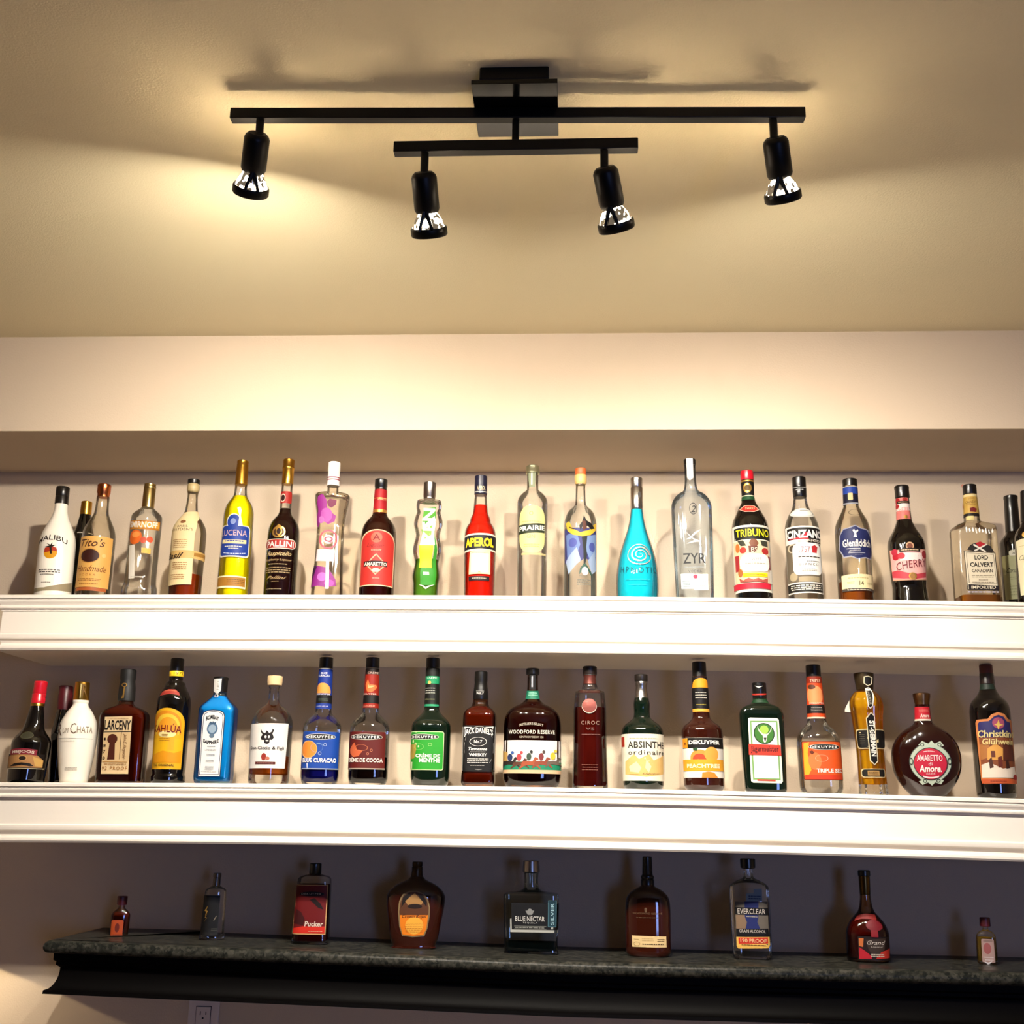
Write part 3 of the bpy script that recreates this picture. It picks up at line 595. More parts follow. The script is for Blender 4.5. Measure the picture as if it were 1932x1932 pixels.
b.put('front_label', [('R', 107, 700, 346, 830, '#f0e4cc', dict(bend=.05, slant=.06)), ('R', 108, 712, 345, 816, '#141420', dict(bend=.05, slant=.06)), ('P', '#e8dca8', [(148, 830), (300, 812), (298, 1000), (140, 1000)]), ('R', 158, 846, 286, 985, '#fbf8ee'), ('P', '#c8b870', [(205, 990), (216, 975), (232, 990)]), ('R', 140, 1016, 292, 1048, '#1c1014'),
      ('T', 120, 728, 322, 796, '#ffd820', dict(s='APEROL', b=.045, slant=.06)), ('L', 165, 835, 270, 848, '#b0a080'), ('L', 160, 1026, 270, 1038, '#d8c8a8')])
b.put('cap_print', [('T', 204, 320, 262, 352, '#e8d8b0', dict(s='APEROL', b=.02)), ('R', 184, 356, 278, 362, '#e8e0d0', dict(bend=-1))], lift=.0012)
b = Bottle('C', 1, (625, 160), (617, 1130), [(215, 41), (340, 44), (355, 60), (380, 88), (410, 108), (440, 115), (1130, 110)],
           'slim clear bottle with pale green oval label and black name strip', G_CLEAR, [(160, 44), (164, 49), (200, 50), (205, 53), (217, 53)], pmat('sage_cap', '#b4b494', .3, .9))
b.put('front_label', [('O', 526, 484, 714, 840, '#e6dc92', dict(r=.45)), ('R', 520, 622, 712, 692, '#26301c', dict(slant=.2)), ('R', 540, 840, 720, 856, '#c8b880'), ('G', 598, 530, 628, 560, '#a89860', dict(th=.16)), ('T', 527, 636, 710, 672, '#f8f4e0', dict(s='PRAIRIE', b=.03, slant=.3)), ('L', 540, 600, 690, 610, '#b0a060'), ('T', 580, 704, 640, 732, '#b8a860', dict(s='GIN')), ('L', 556, 770, 676, 800, '#c8bc70', dict(n=2))])
b.put('neck_seal', [('P', '#9aa080', [(590, 217), (648, 217), (640, 330), (598, 330)]), ('R', 612, 220, 622, 310, '#f0f0e0')])
b = Bottle('C', 1, (988, 178), (985, 1130), [(225, 42), (240, 46), (285, 44), (300, 36), (400, 38), (450, 42), (475, 60), (500, 88), (540, 110), (580, 120), (620, 122), (1130, 125)],
           'clear bottle with orange wax top and blue-violet winged figure print', G_CLEAR, [[(178, 36), (183, 42), (222, 43), (228, 40)], [(228, 43), (240, 47), (288, 45), (300, 38)]], [C_ORANGE, pmat('tan_wax', '#d8b06c', .4)])
b.put('printed_label', [('P', '#3a3c78', [(868, 655), (1104, 655), (1106, 900), (1060, 905), (1020, 880), (990, 905), (940, 930), (872, 915)]), ('P', '#6a80b4', [(880, 700), (960, 690), (985, 780), (960, 860), (890, 880)]), ('P', '#7c94c0', [(1030, 720), (1100, 690), (1100, 860), (1050, 880), (1020, 800)]), ('E', 900, 730, 960, 800, '#5058a0'), ('E', 1050, 760, 1092, 830, '#4a5298'), ('P', '#a0b0c8', [(880, 900), (960, 800), (990, 900), (930, 960), (900, 1000)]), ('P', '#98a8c4', [(1040, 900), (1090, 820), (1104, 960), (1070, 1000)]),
      ('P', '#e0b838', [(880, 610), (905, 600), (930, 660), (985, 690), (1050, 670), (1085, 620), (1104, 600), (1098, 660), (1060, 706), (1000, 722), (930, 706), (892, 668)]), ('P', '#141014', [(1012, 562), (1032, 600), (1062, 616), (1090, 650), (1062, 664), (1040, 640), (1000, 650), (986, 676), (978, 640), (998, 612)]), ('P', '#5a2c1c', [(1000, 600), (1024, 606), (1034, 660), (1004, 676)]), ('P', '#141c1c', [(996, 722), (1036, 720), (1028, 800), (1034, 860), (1022, 930), (1010, 930), (1008, 820)]),
      ('P', '#2c5044', [(1010, 925), (1025, 925), (1060, 980), (1072, 1030), (1030, 960), (1015, 950), (990, 990), (976, 1010), (984, 960)]), ('E', 996, 950, 1042, 1012, '#f0f0ec'), ('L', 905, 645, 940, 665, '#2a2010', dict(slant=-1)), ('L', 975, 1012, 1040, 1030, '#6a6a60', dict(n=2)), ('L', 960, 1040, 1060, 1090, '#6a6a60', dict(n=3))])
b = Bottle('C', 1, (1412, 250), (1420, 1140), [(488, 45), (560, 54), (640, 72), (720, 98), (800, 124), (900, 148), (1000, 160), (1080, 162), (1140, 157)],
           'turquoise teardrop bottle with long silver cap and silver spiral', G_CLEAR, [(250, 40), (255, 45), (320, 46), (323, 44), (326, 46), (480, 48), (490, 44)], C_SILVER, liquid=(liquor('#18e0f8', .88), 492))
b.put('spiral_emblem', [('G', 1345, 775, 1520, 938, 'silver', dict(th=.04)), ('S', 1360, 790, 1512, 930, 'silver', dict(turns=2.4, th=.09)), ('T', 1296, 942, 1562, 996, '#0c5460', dict(s='HPNOTIQ', sp=1.35, bend=-.25)), ('L', 1330, 1044, 1520, 1056, '#18a8b8'), ('L', 1350, 1084, 1490, 1094, '#18a8b8')])
b.put('cap_emblem', [('E', 1424, 362, 1442, 410, '#5a5450')], lift=.0012)
b = Bottle('D', 1, (240, 130), (289, 1350), [(180, 50), (300, 50), (380, 58), (412, 70), (440, 112), (480, 150), (520, 172), (560, 181), (1200, 172), (1350, 167)],
           'tall clear square-shouldered bottle with bluish edges and black lettering', G_BLUE, [(130, 50), (134, 54), (178, 54), (180, 50)], C_BLACK, n=3.6, d=.72)
b.put('front_label', [('G', 238, 545, 308, 648, '#1c1c24', dict(th=.06)), ('P', '#e4e8e6', [(197, 750), (215, 800), (260, 850), (345, 885), (290, 890), (215, 905), (285, 872), (240, 840), (210, 790)]), ('P', '#e4e8e6', [(345, 778), (290, 800), (240, 850), (205, 868), (250, 862), (300, 812)]), ('R', 168, 1168, 278, 1300, '#c8d4d8'), ('R', 280, 1170, 403, 1312, '#eef2f2'), ('E', 274, 1175, 314, 1212, '#b82c4c'),
      ('T', 250, 570, 296, 630, '#1c1c24', dict(s='2', i=.3)), ('T', 184, 988, 382, 1078, '#101014', dict(s='ZYR', b=.01)), ('L', 190, 1105, 370, 1116, '#98a0a4'), ('T', 232, 1135, 350, 1156, '#4a5056', dict(s='VODKA', sp=1.4)), ('L', 182, 1230, 250, 1290, '#8a9498', dict(n=4)), ('L', 300, 1230, 390, 1296, '#a8b0b4', dict(n=4))])
b.put('neck_strip', [('P', '#f4f0ec', [(214, 132), (266, 132), (272, 300), (244, 328), (222, 300)]), ('R', 230, 180, 252, 290, '#e0dcd8')], lift=.0016)
b = Bottle('D', 1, (748, 230), (815, 1350), [(310, 56), (330, 58), (460, 56), (500, 62), (560, 92), (620, 122), (680, 152), (740, 165), (800, 167), (1350, 166)],
           'black-green vermouth bottle with red cap and ornate cream label with yellow lettering', D_BLACK, [(230, 50), (236, 57), (308, 59), (315, 56)], C_RED)
b.put('neck_label', [('R', 698, 322, 810, 336, 'gold'), ('R', 698, 340, 810, 458, '#141010'), ('E', 718, 350, 792, 436, 'gold'), ('E', 730, 366, 780, 420, '#6a5020'), ('R', 702, 458, 810, 466, '#d8d0b0'), ('R', 704, 466, 812, 500, '#1c4a28')])
b.put('diamond_label', [('P', '#e0b8a0', [(684, 590), (730, 556), (815, 556), (862, 588), (815, 622), (735, 622)]), ('P', '#c8281c', [(694, 590), (734, 562), (812, 562), (850, 588), (812, 616), (738, 616)]), ('T', 736, 572, 824, 596, '#f4c8a0', dict(s='SWEET', bend=-.1))])
b.put('front_label', [('R', 628, 745, 966, 1330, '#f6efdd'), ('R', 640, 765, 955, 872, '#14140c'), ('R', 645, 880, 950, 1250, '#e8d4ac'), ('P', '#7c4a30', [(770, 905), (790, 868), (830, 868), (855, 905), (840, 930), (785, 930)]), ('P', '#6a3426', [(765, 930), (845, 930), (838, 985), (770, 985)]), ('E', 690, 940, 748, 996, '#b8382c'), ('E', 880, 940, 936, 1000, '#b02c28'), ('E', 655, 905, 690, 985, '#d07030'), ('P', '#3c3c30', [(670, 880), (700, 930), (748, 930), (720, 880)]), ('P', '#3c3c30', [(866, 880), (880, 925), (930, 930), (925, 880)]),
      ('R', 656, 1010, 690, 1150, '#a82c30'), ('R', 935, 1010, 952, 1150, '#8a4840'), ('E', 680, 1130, 720, 1200, '#b06838'), ('O', 696, 1000, 942, 1155, '#fcf8ee', dict(r=.25)), ('R', 722, 1166, 928, 1200, '#f2d410'), ('P', '#a85040', [(690, 1210), (760, 1250), (850, 1210), (930, 1250), (930, 1205), (850, 1245), (770, 1210), (700, 1245)]), ('R', 642, 1255, 955, 1306, '#cc2038'), ('R', 944, 1130, 968, 1250, '#f0e8d8'),
      ('T', 662, 782, 932, 850, '#e8e020', dict(s='TRIBUNO', b=.02)), ('T', 775, 1035, 875, 1060, '#8a8070', dict(s='SWEET')), ('T', 790, 945, 840, 985, '#e8d8c0', dict(s='BS')), ('L', 735, 1075, 910, 1090, '#b0a890'), ('L', 740, 1176, 912, 1190, '#b08c20')])
b = Bottle('D', 1, (1210, 288), (1278, 1368), [(465, 58), (520, 66), (580, 85), (620, 110), (660, 130), (720, 150), (760, 155), (1368, 158)],
           'clear vermouth bottle with tall black cap and black, red and white label', G_CLEAR, [(288, 56), (294, 62), (370, 62), (376, 60), (384, 63), (462, 61), (467, 58)], C_BLACK)
b.put('cap_print', [('R', 1158, 384, 1274, 388, '#c8c8c8', dict(bend=-1)), ('L', 1180, 402, 1250, 418, '#b8b8b8')], lift=.0019)
b.put('oval_label', [('E', 1140, 582, 1345, 666, '#f4f0e4'), ('G', 1150, 590, 1336, 658, '#3a342c', dict(th=.02)), ('R', 1222, 600, 1290, 606, '#2a2620')])
b.put('front_label', [('R', 1107, 750, 1412, 1342, '#f4efe4'), ('R', 1112, 765, 1405, 868, '#17130f'), ('P', '#c41c2c', [(1116, 868), (1200, 850), (1290, 800), (1300, 868)]), ('R', 1290, 868, 1400, 895, '#17130f'), ('R', 1112, 905, 1405, 1245, '#6e6250'), ('E', 1122, 910, 1196, 985, '#cabca0'), ('E', 1132, 920, 1186, 975, '#544838'), ('E', 1140, 1160, 1206, 1236, '#b0a080'), ('R', 1215, 1195, 1390, 1240, '#a89878'), ('O', 1165, 905, 1402, 1182, '#fbf8f0', dict(r=.2)),
      ('P', '#bc2c30', [(1322, 930), (1350, 915), (1372, 930), (1366, 985), (1330, 985)]), ('R', 1126, 1258, 1418, 1330, '#17130f'), ('T', 1117, 786, 1396, 858, '#f8f4ec', dict(s='CINZANO', b=.04)), ('T', 1205, 872, 1388, 890, '#e8dcc8', dict(s='BIANCO', b=.02)), ('T', 1216, 935, 1310, 985, '#a84040', dict(s='1757')),
      ('L', 1212, 1012, 1390, 1034, '#5a5248'), ('L', 1280, 1056, 1385, 1066, '#5a5248'), ('T', 1222, 1078, 1378, 1100, '#6a6258', dict(s='BIANCO', sp=1.6)), ('L', 1240, 1125, 1370, 1150, '#b0a898', dict(n=2)), ('L', 1150, 1266, 1410, 1318, '#e8e0d0', dict(n=3))])
b = Bottle('D', 1, (1663, 305), (1722, 1378), [(370, 65), (540, 68), (570, 80), (610, 100), (660, 128), (720, 152), (780, 160), (1378, 158)],
           'clear whisky bottle with scalloped navy label and blue neck foil', G_PALE, [(305, 60), (311, 66), (362, 67), (370, 66)], C_BLACK, liquid=(liquor('#a85a18', .5), 1225))
b.put('neck_label', [('R', 1600, 372, 1732, 390, '#b8b8b8', dict(bend=-.4)), ('R', 1602, 385, 1736, 540, '#151530'), ('R', 1604, 388, 1736, 446, '#2444a0'), ('O', 1650, 440, 1692, 502, '#e0c890', dict(r=.15)), ('R', 1605, 520, 1738, 532, '#a8a8b0', dict(bend=-.6))])
b.put('glass_seal', [('G', 1655, 590, 1756, 648, '#2a2620', dict(th=.035))])
b.put('front_label', [('P', '#9a9aa8', [(1576, 830), (1608, 776), (1660, 765), (1715, 742), (1760, 765), (1820, 772), (1850, 830), (1862, 900), (1860, 980), (1850, 1034), (1800, 1030), (1735, 1046), (1680, 1024), (1612, 1030), (1590, 985), (1572, 960)]), ('P', '#232a5c', [(1584, 832), (1612, 784), (1662, 774), (1716, 752), (1760, 774), (1814, 780), (1842, 832), (1854, 900), (1852, 978), (1842, 1026), (1800, 1020), (1735, 1036), (1682, 1014), (1618, 1020), (1598, 980), (1580, 956)]),
      ('P', '#f0ece0', [(1690, 790), (1705, 782), (1718, 800), (1735, 782), (1742, 795), (1722, 815), (1730, 850), (1700, 852), (1708, 822)]), ('R', 1640, 948, 1760, 954, '#c8c8d0'), ('R', 1655, 985, 1800, 989, '#c8c8d0'),
      ('T', 1605, 868, 1840, 934, '#f4f0e4', dict(s='Glenfiddich', b=.02)), ('L', 1660, 962, 1765, 978, '#d8d8d8', dict(n=2)), ('L', 1710, 998, 1778, 1006, '#a8a8b8')])
b.put('age_label', [('R', 1598, 1180, 1886, 1318, '#f2e2b0', dict(bend=.05)), ('R', 1600, 1298, 1886, 1322, '#4a4038', dict(bend=.1)), ('T', 1752, 1230, 1790, 1272, '#4a3c24', dict(s='14', b=.01)), ('L', 1650, 1200, 1830, 1214, '#b09c60'), ('L', 1645, 1240, 1710, 1262, '#b8a870', dict(n=2)), ('L', 1815, 1240, 1862, 1262, '#b8a870', dict(n=2)), ('L', 1650, 1304, 1850, 1316, '#e0d8c0')])
b = Bottle('E', 1, (731, 402), (822, 1530), [(520, 66), (745, 78), (780, 92), (840, 122), (900, 160), (950, 182), (1000, 189), (1200, 184), (1340, 176), (1400, 170), (1450, 174), (1530, 185)],
           'black curvy bottle with pink cherry label and pink neck wrap', D_BLACK, [(402, 66), (410, 73), (430, 74), (436, 72), (515, 74), (522, 68)], C_BLACK)
b.put('neck_label', [('R', 672, 528, 808, 740, '#e87c74'), ('R', 680, 580, 814, 655, '#f8e4dc'), ('E', 674, 530, 718, 590, '#a81c24'), ('E', 676, 590, 712, 636, '#b8242c'), ('E', 740, 528, 786, 562, '#b03028'), ('R', 692, 560, 806, 586, '#2a1410'), ('E', 756, 700, 792, 735, 'gold'), ('L', 700, 566, 796, 580, '#c8a878'), ('T', 690, 625, 815, 665, '#f0908c', dict(s='CHERRY', slant=.3))])
b.put('front_label', [('E', 776, 985, 856, 1065, '#d8a880'), ('E', 788, 998, 844, 1052, '#7a4430'), ('R', 634, 1042, 972, 1340, '#d8a080', dict(bend=-.05)), ('R', 640, 1052, 966, 1330, '#f3b4ac', dict(bend=-.05)), ('R', 720, 1090, 930, 1160, '#fae8e0'), ('P', '#cc4450', [(646, 1262), (700, 1256), (800, 1285), (890, 1290), (966, 1262), (966, 1310), (880, 1340), (760, 1340), (650, 1318)]), ('R', 714, 1044, 912, 1080, '#231814'),
      ('E', 652, 1090, 716, 1160, '#b81c2c'), ('E', 700, 1090, 770, 1150, '#c8283a'), ('E', 640, 1050, 700, 1110, '#c03044'), ('E', 926, 1055, 966, 1130, '#a83038'), ('E', 806, 1280, 880, 1350, 'gold'), ('E', 818, 1292, 868, 1340, '#a87840'), ('L', 726, 1054, 900, 1070, '#d8b890', dict(h=.7)), ('T', 688, 1160, 960, 1236, '#7a2430', dict(s='CHERRY', slant=.55))])
b = Bottle('Q', 1, (277, 88), (372, 1338), [(190, 74), (410, 86), (480, 92), (505, 150), (530, 215), (550, 250), (600, 256), (1338, 262)],
           'broad clear rectangular whisky bottle with cream label and black cap', G_PALE, [(88, 68), (96, 76), (184, 77), (192, 74)], C_BLACK, n=7, d=.72, face=1.0, liquid=(liquor('#a8681c', .55), 1288))
b.put('neck_label', [('R', 206, 196, 372, 408, '#d8ae54'), ('R', 206, 200, 360, 225, '#f0dca0'), ('R', 214, 404, 380, 440, '#221814'), ('R', 250, 436, 326, 480, '#ecd890'), ('P', '#7c2020', [(284, 352), (320, 338), (356, 352), (350, 390), (290, 390)]), ('T', 240, 272, 352, 298, '#5a3c18', dict(s='CALVERT')), ('T', 270, 236, 330, 254, '#8a6428', dict(s='LORD')), ('L', 245, 308, 345, 320, '#8a6428')])
b.put('tax_strip', [('P', '#e0705c', [(200, 90), (222, 86), (200, 130), (205, 250), (224, 330), (215, 375), (196, 360), (182, 250), (176, 150)])], lift=.002)
b.put('front_label', [('P', '#2c2622', [(258, 820), (290, 770), (330, 745), (395, 728), (450, 742), (500, 762), (545, 822), (480, 830), (320, 830)]), ('P', '#b8242c', [(345, 745), (395, 722), (460, 750), (395, 792)]), ('P', '#f0e8d8', [(328, 752), (460, 822), (444, 834), (318, 768)]), ('P', '#f0e8d8', [(470, 752), (342, 834), (328, 822), (458, 744)]),
      ('P', '#38302a', [(222, 832), (555, 832), (592, 1240), (262, 1246)]), ('P', '#ecdfc2', [(230, 840), (547, 840), (584, 1232), (268, 1238)]), ('P', '#4a4038', [(246, 852), (536, 852), (572, 1170), (278, 1174)]), ('P', '#ecdfc2', [(250, 856), (532, 856), (567, 1165), (283, 1169)]), ('P', '#231a1c', [(272, 1188), (588, 1184), (592, 1232), (276, 1238)]),
      ('T', 334, 870, 478, 918, '#231c18', dict(s='LORD', b=.03)), ('T', 287, 945, 534, 993, '#231c18', dict(s='CALVERT', b=.03)), ('T', 305, 1016, 526, 1052, '#231c18', dict(s='CANADIAN', b=.02)), ('L', 296, 1078, 540, 1110, '#8a7c68', dict(n=2)), ('L', 372, 1124, 480, 1140, '#8a7c68'), ('L', 302, 1150, 548, 1162, '#8a7c68'), ('T', 300, 1194, 560, 1228, '#ecdfc2', dict(s='IMPORTED', b=.02)), ('L', 250, 1250, 600, 1272, '#d0c8d8', dict(h=.6))])
b.put('embossed_shoulder', [('P', 'frost', [(240+i*34, 585+(i % 3)*8), (252+i*34, 572+(i % 2)*14), (262+i*34, 600+(i % 4)*12), (256+i*34, 640-(i % 3)*10), (246+i*34, 622)]) for i in range(9)], lift=.0003)
b = Bottle('Q', 1, (718, 205), (803, 1338), [(590, 82), (612, 88), (640, 110), (680, 145), (710, 160), (760, 163), (1338, 163)],
           'black bottle with long black capsule and grey-green label, near the right edge', D_BLACK, [(205, 70), (212, 78), (236, 79), (244, 75), (400, 79), (592, 85), (594, 80)], C_BLACK, back=.065)
b.put('front_label', [('P', '#b4b48a', [(628, 872), (730, 864), (900, 864), (935, 1334), (672, 1334)]), ('O', 716, 812, 806, 872, '#efe9d6', dict(r=.2)), ('T', 742, 832, 796, 860, '#1c1814', dict(s='40')), ('T', 682, 1000, 880, 1050, '#2a2620', dict(s='Canadian', i=.5)), ('L', 720, 1090, 860, 1130, '#8c8c68', dict(n=2)), ('L', 720, 1180, 870, 1300, '#9a9a74', dict(n=4))])
b.put('medal', [('O', 706, 816, 800, 870, '#efe9d6', dict(r=.2))])
b = Bottle('Q', 1, (892, 150), (962, 1338), [(480, 82), (520, 92), (560, 125), (600, 150), (660, 163), (720, 165), (1338, 165)],
           'black bottle with cream label, cut off by the right edge of the picture', D_BLACK, [(150, 66), (156, 72), (480, 86), (484, 80)], C_BLACK, back=-.03)
b.put('front_label', [('E', 846, 615, 900, 675, 'gold'), ('P', '#efe4bc', [(782, 712), (850, 690), (1080, 690), (1120, 1290), (836, 1290)]), ('T', 818, 860, 1060, 910, '#4a4030', dict(s='Canadian', i=.5)), ('L', 810, 760, 900, 775, '#c8b888')])
# ---- middle shelf, left to right
b = Bottle('F', 2, (418, 352), (258, 1355), [(590, 66), (640, 76), (760, 96), (830, 112), (880, 145), (930, 185), (980, 204), (1050, 206), (1355, 194)],
           'squat black bottle with red ribbed cap and tan-red label', D_BLACK, [[(352, 62), (360, 70), (400, 71), (410, 67), (470, 73), (480, 68), (490, 74), (520, 69), (530, 75), (575, 72)], [(575, 70), (580, 73), (604, 73), (606, 68)]], [C_RED, C_GOLD])
b.put('shoulder_seal', [('E', 212, 868, 340, 942, '#3c3a28'), ('G', 212, 868, 340, 942, '#5c5840', dict(th=.05))])
b.put('front_label', [('R', 78, 1095, 440, 1235, '#1c120e'), ('P', '#c08a52', [(85, 1120), (180, 1085), (360, 1100), (436, 1160), (425, 1232), (80, 1228)]), ('P', '#e0b060', [(330, 1120), (436, 1160), (420, 1225), (350, 1215)]), ('E', 182, 1108, 274, 1160, '#d8a060'), ('E', 192, 1116, 264, 1154, '#2c1c10'), ('P', '#1c120c', [(104, 1215), (150, 1185), (220, 1178), (300, 1188), (338, 1215), (300, 1218), (220, 1202), (150, 1212)]), ('R', 112, 1050, 372, 1108, '#8c2030', dict(bend=.2)), ('R', 70, 1236, 440, 1242, '#d8c8a0'),
      ('T', 130, 1062, 345, 1098, '#f0dcc8', dict(s='MEIJOOS', b=.03, bend=.2))])
b = Bottle('F', 2, (672, 398), (592, 1355), [(640, 74), (700, 85), (800, 100), (880, 116), (1355, 108)], 'dark bottle with dark red capsule, behind the cream-white bottle', D_BLACK,
           [(398, 62), (406, 72), (480, 72), (488, 76), (642, 76)], C_DKRED, back=.06)
b.put('shoulder_seal', [('E', 520, 880, 590, 950, '#34302a')])
b = Bottle('F', 2, (838, 360), (742, 1385), [(545, 84), (560, 85), (580, 78), (610, 90), (650, 122), (700, 152), (780, 190), (850, 202), (920, 203), (1050, 192), (1200, 172), (1385, 143)],
           'opaque cream-white tapered bottle with wide gold cap', P_WHITE, [(360, 70), (366, 76), (540, 82), (544, 80)], C_GOLD)
b.put('printed_label', [('R', 588, 938, 935, 942, '#b0a898'), ('L', 700, 935, 770, 944, '#6a6258'), ('T', 594, 790, 632, 905, '#7a6450', dict(s='R')), ('T', 640, 832, 692, 882, '#8a7458', dict(s='UM')), ('T', 712, 785, 770, 892, '#7a6450', dict(s='C')), ('T', 778, 820, 932, 886, '#8a7458', dict(s='HATA')), ('L', 612, 958, 760, 968, '#c0b8a8'), ('L', 655, 1220, 780, 1262, '#c8c0b0', dict(n=2))])
b.put('cap_print', [('T', 830, 390, 880, 510, '#7a5418', dict(s='R', b=.01)), ('R', 812, 385, 822, 530, '#f0d890')], lift=.0012)
b = Bottle('F', 2, (1303, 232), (1215, 1375), [(550, 75), (585, 80), (605, 110), (625, 165), (650, 215), (690, 250), (740, 258), (1375, 255)],
           'flat rectangular amber bourbon bottle with black wax neck, gold key and keyhole label', G_AMBER, [(232, 74), (240, 82), (330, 80), (350, 77), (420, 86), (535, 90), (552, 88)], C_MATTE, n=5, d=.5, face=1.0, liquid=(liquor('#7a3212', .6), 590))
b.put('key', [('G', 1244, 376, 1288, 416, 'gold', dict(th=.16)), ('P', 'gold', [(1262, 412), (1272, 412), (1258, 528), (1238, 530), (1238, 520), (1250, 516), (1240, 508), (1250, 500)])], lift=.0042)
b.put('front_label', [('P', '#edcf9e', [(1065, 715), (1335, 715), (1296, 1294), (1022, 1290)]), ('P', '#1c1410', [(1056, 864), (1328, 866), (1328, 874), (1056, 872)]), ('P', '#e2c08c', [(1050, 876), (1326, 876), (1306, 1165), (1034, 1165)]), ('E', 1088, 890, 1190, 992, '#4c1c0c'), ('P', '#4c1c0c', [(1112, 975), (1166, 975), (1160, 1146), (1086, 1146)]), ('P', '#2a1810', [(1228, 876), (1233, 876), (1212, 1145), (1207, 1145)]), ('R', 1040, 1168, 1290, 1176, '#c09050'),
      ('T', 1062, 752, 1324, 852, '#1c1410', dict(s='LARCENY', b=.03)), ('T', 1056, 925, 1074, 952, '#2a1810', dict(s='1', b=.02)), ('T', 1050, 990, 1074, 1020, '#2a1810', dict(s='8', b=.02)), ('T', 1046, 1050, 1070, 1082, '#2a1810', dict(s='7', b=.02)), ('T', 1042, 1115, 1066, 1145, '#2a1810', dict(s='0', b=.02)),
      ('V', 1240, 890, 1280, 1140, '#7a4c28', dict(s='John E. Fitzgerald', i=.4)), ('T', 1036, 1216, 1288, 1252, '#b07838', dict(s='92 PROOF', b=.01, sp=1.3)), ('L', 1045, 1182, 1285, 1204, '#b88850', dict(n=2)), ('L', 1080, 728, 1310, 738, '#a07848')])
b = Bottle('F', 2, (1800, 122), (1698, 1378), [(305, 70), (345, 72), (370, 98), (400, 105), (430, 120), (480, 148), (540, 170), (620, 176), (1240, 172), (1290, 167), (1320, 178), (1378, 174)],
           'black coffee liqueur bottle with arched bright yellow label', D_BLACK, [[(122, 62), (130, 68), (240, 69), (252, 67)], [(252, 70), (256, 73), (302, 73), (306, 71)]], [C_BLACK, pmat('yellow_band', '#e8c020', .4)])
b.put('band_print', [('T', 1762, 262, 1845, 290, '#4a3c10', dict(s='1971'))], lift=.0012)
b.put('shoulder_arc', [('P', '#b03c30', [(1620, 505), (1650, 460), (1710, 440), (1775, 445), (1812, 478), (1818, 510), (1780, 500), (1720, 490), (1660, 498)]), ('L', 1660, 455, 1790, 472, '#e08860', dict(bend=.6))])
b.put('front_label', [('A', 1556, 632, 1856, 1246, '#f2b41a', dict(k=.27)), ('A', 1572, 660, 1838, 900, '#e89018', dict(k=.6)), ('A', 1585, 690, 1822, 900, '#f5c83a', dict(k=.65)), ('A', 1605, 725, 1800, 900, '#f0a020', dict(k=.7)), ('E', 1610, 860, 1780, 930, '#fae8a0'), ('R', 1560, 940, 1832, 1180, '#f6bc14'), ('P', '#e89a10', [(1560, 1100), (1650, 1060), (1760, 1085), (1830, 1060), (1826, 1180), (1556, 1180)]), ('R', 1700, 940, 1760, 1060, '#eeb020'),
      ('T', 1574, 786, 1834, 878, '#7c1c10', dict(s='KAHLÚA', b=.02, slant=-.1)), ('L', 1640, 890, 1700, 920, '#a87020', dict(n=2)), ('L', 1620, 932, 1720, 966, '#a87020', dict(n=2)), ('T', 1558, 1194, 1762, 1216, '#3a2810', dict(s='THE ORIGINAL', b=.02))])
b = Bottle('G', 2, (374, 278), (300, 1245), [(415, 62), (440, 62), (470, 85), (500, 115), (530, 150), (560, 175), (580, 181), (1180, 184), (1215, 180), (1245, 170)],
           'sky-blue square gin bottle with black cap and tall arched white label', glass('sapphire', (.62, .90, .98), (.04, .25, .60)), [(278, 62), (284, 70), (305, 70), (312, 66), (415, 66), (418, 60)], C_BLACK, n=4.5, d=.72, face=.8, liquid=(liquor('#1cb0f4', .8), 455))
b.put('front_label', [('P', '#16244c', [(198, 640), (212, 605), (250, 586), (300, 582), (360, 588), (396, 608), (408, 645), (364, 1190), (158, 1190)]), ('P', '#f4f2ec', [(205, 642), (218, 612), (252, 594), (300, 590), (356, 596), (390, 614), (400, 645), (357, 1183), (167, 1183)]), ('P', '#16244c', [(212, 648), (224, 618), (256, 602), (300, 598), (352, 603), (382, 620), (392, 650), (350, 1172), (175, 1172)]), ('P', '#f7f5f0', [(217, 650), (229, 622), (258, 607), (300, 603), (350, 608), (378, 624), (387, 652), (346, 1166), (181, 1166)]),
      ('E', 244, 700, 342, 812, '#50708e'), ('E', 258, 718, 328, 795, '#9ab0c4'), ('P', '#3c5876', [(262, 705), (280, 690), (292, 700), (300, 686), (310, 700), (330, 692), (325, 715), (265, 715)]), ('E', 265, 800, 312, 840, '#60788e'), ('T', 236, 650, 354, 690, '#0a0e1a', dict(s='BOMBAY', b=.04, bend=.5)), ('T', 212, 845, 352, 880, '#0a0e1a', dict(s='SAPPHIRE', b=.04, bend=-.5)),
      ('L', 245, 905, 320, 925, '#9098a0'), ('T', 228, 940, 328, 956, '#4a5460', dict(s='LONDON DRY')), ('L', 240, 978, 318, 1004, '#8890a0', dict(n=2)), ('L', 232, 1030, 310, 1060, '#c0c4c8', dict(n=2)), ('L', 225, 1090, 305, 1130, '#b8bcc0', dict(n=3)), ('L', 190, 1138, 335, 1148, '#a0a4a8')])
b.put('neck_strip', [('P', '#ece8e0', [(320, 300), (378, 298), (368, 410), (342, 440), (314, 412)]), ('V', 340, 320, 356, 400, '#8a8880', dict(s='GIN')), ('G', 318, 438, 352, 470, 'silver', dict(th=.2))], lift=.0032)
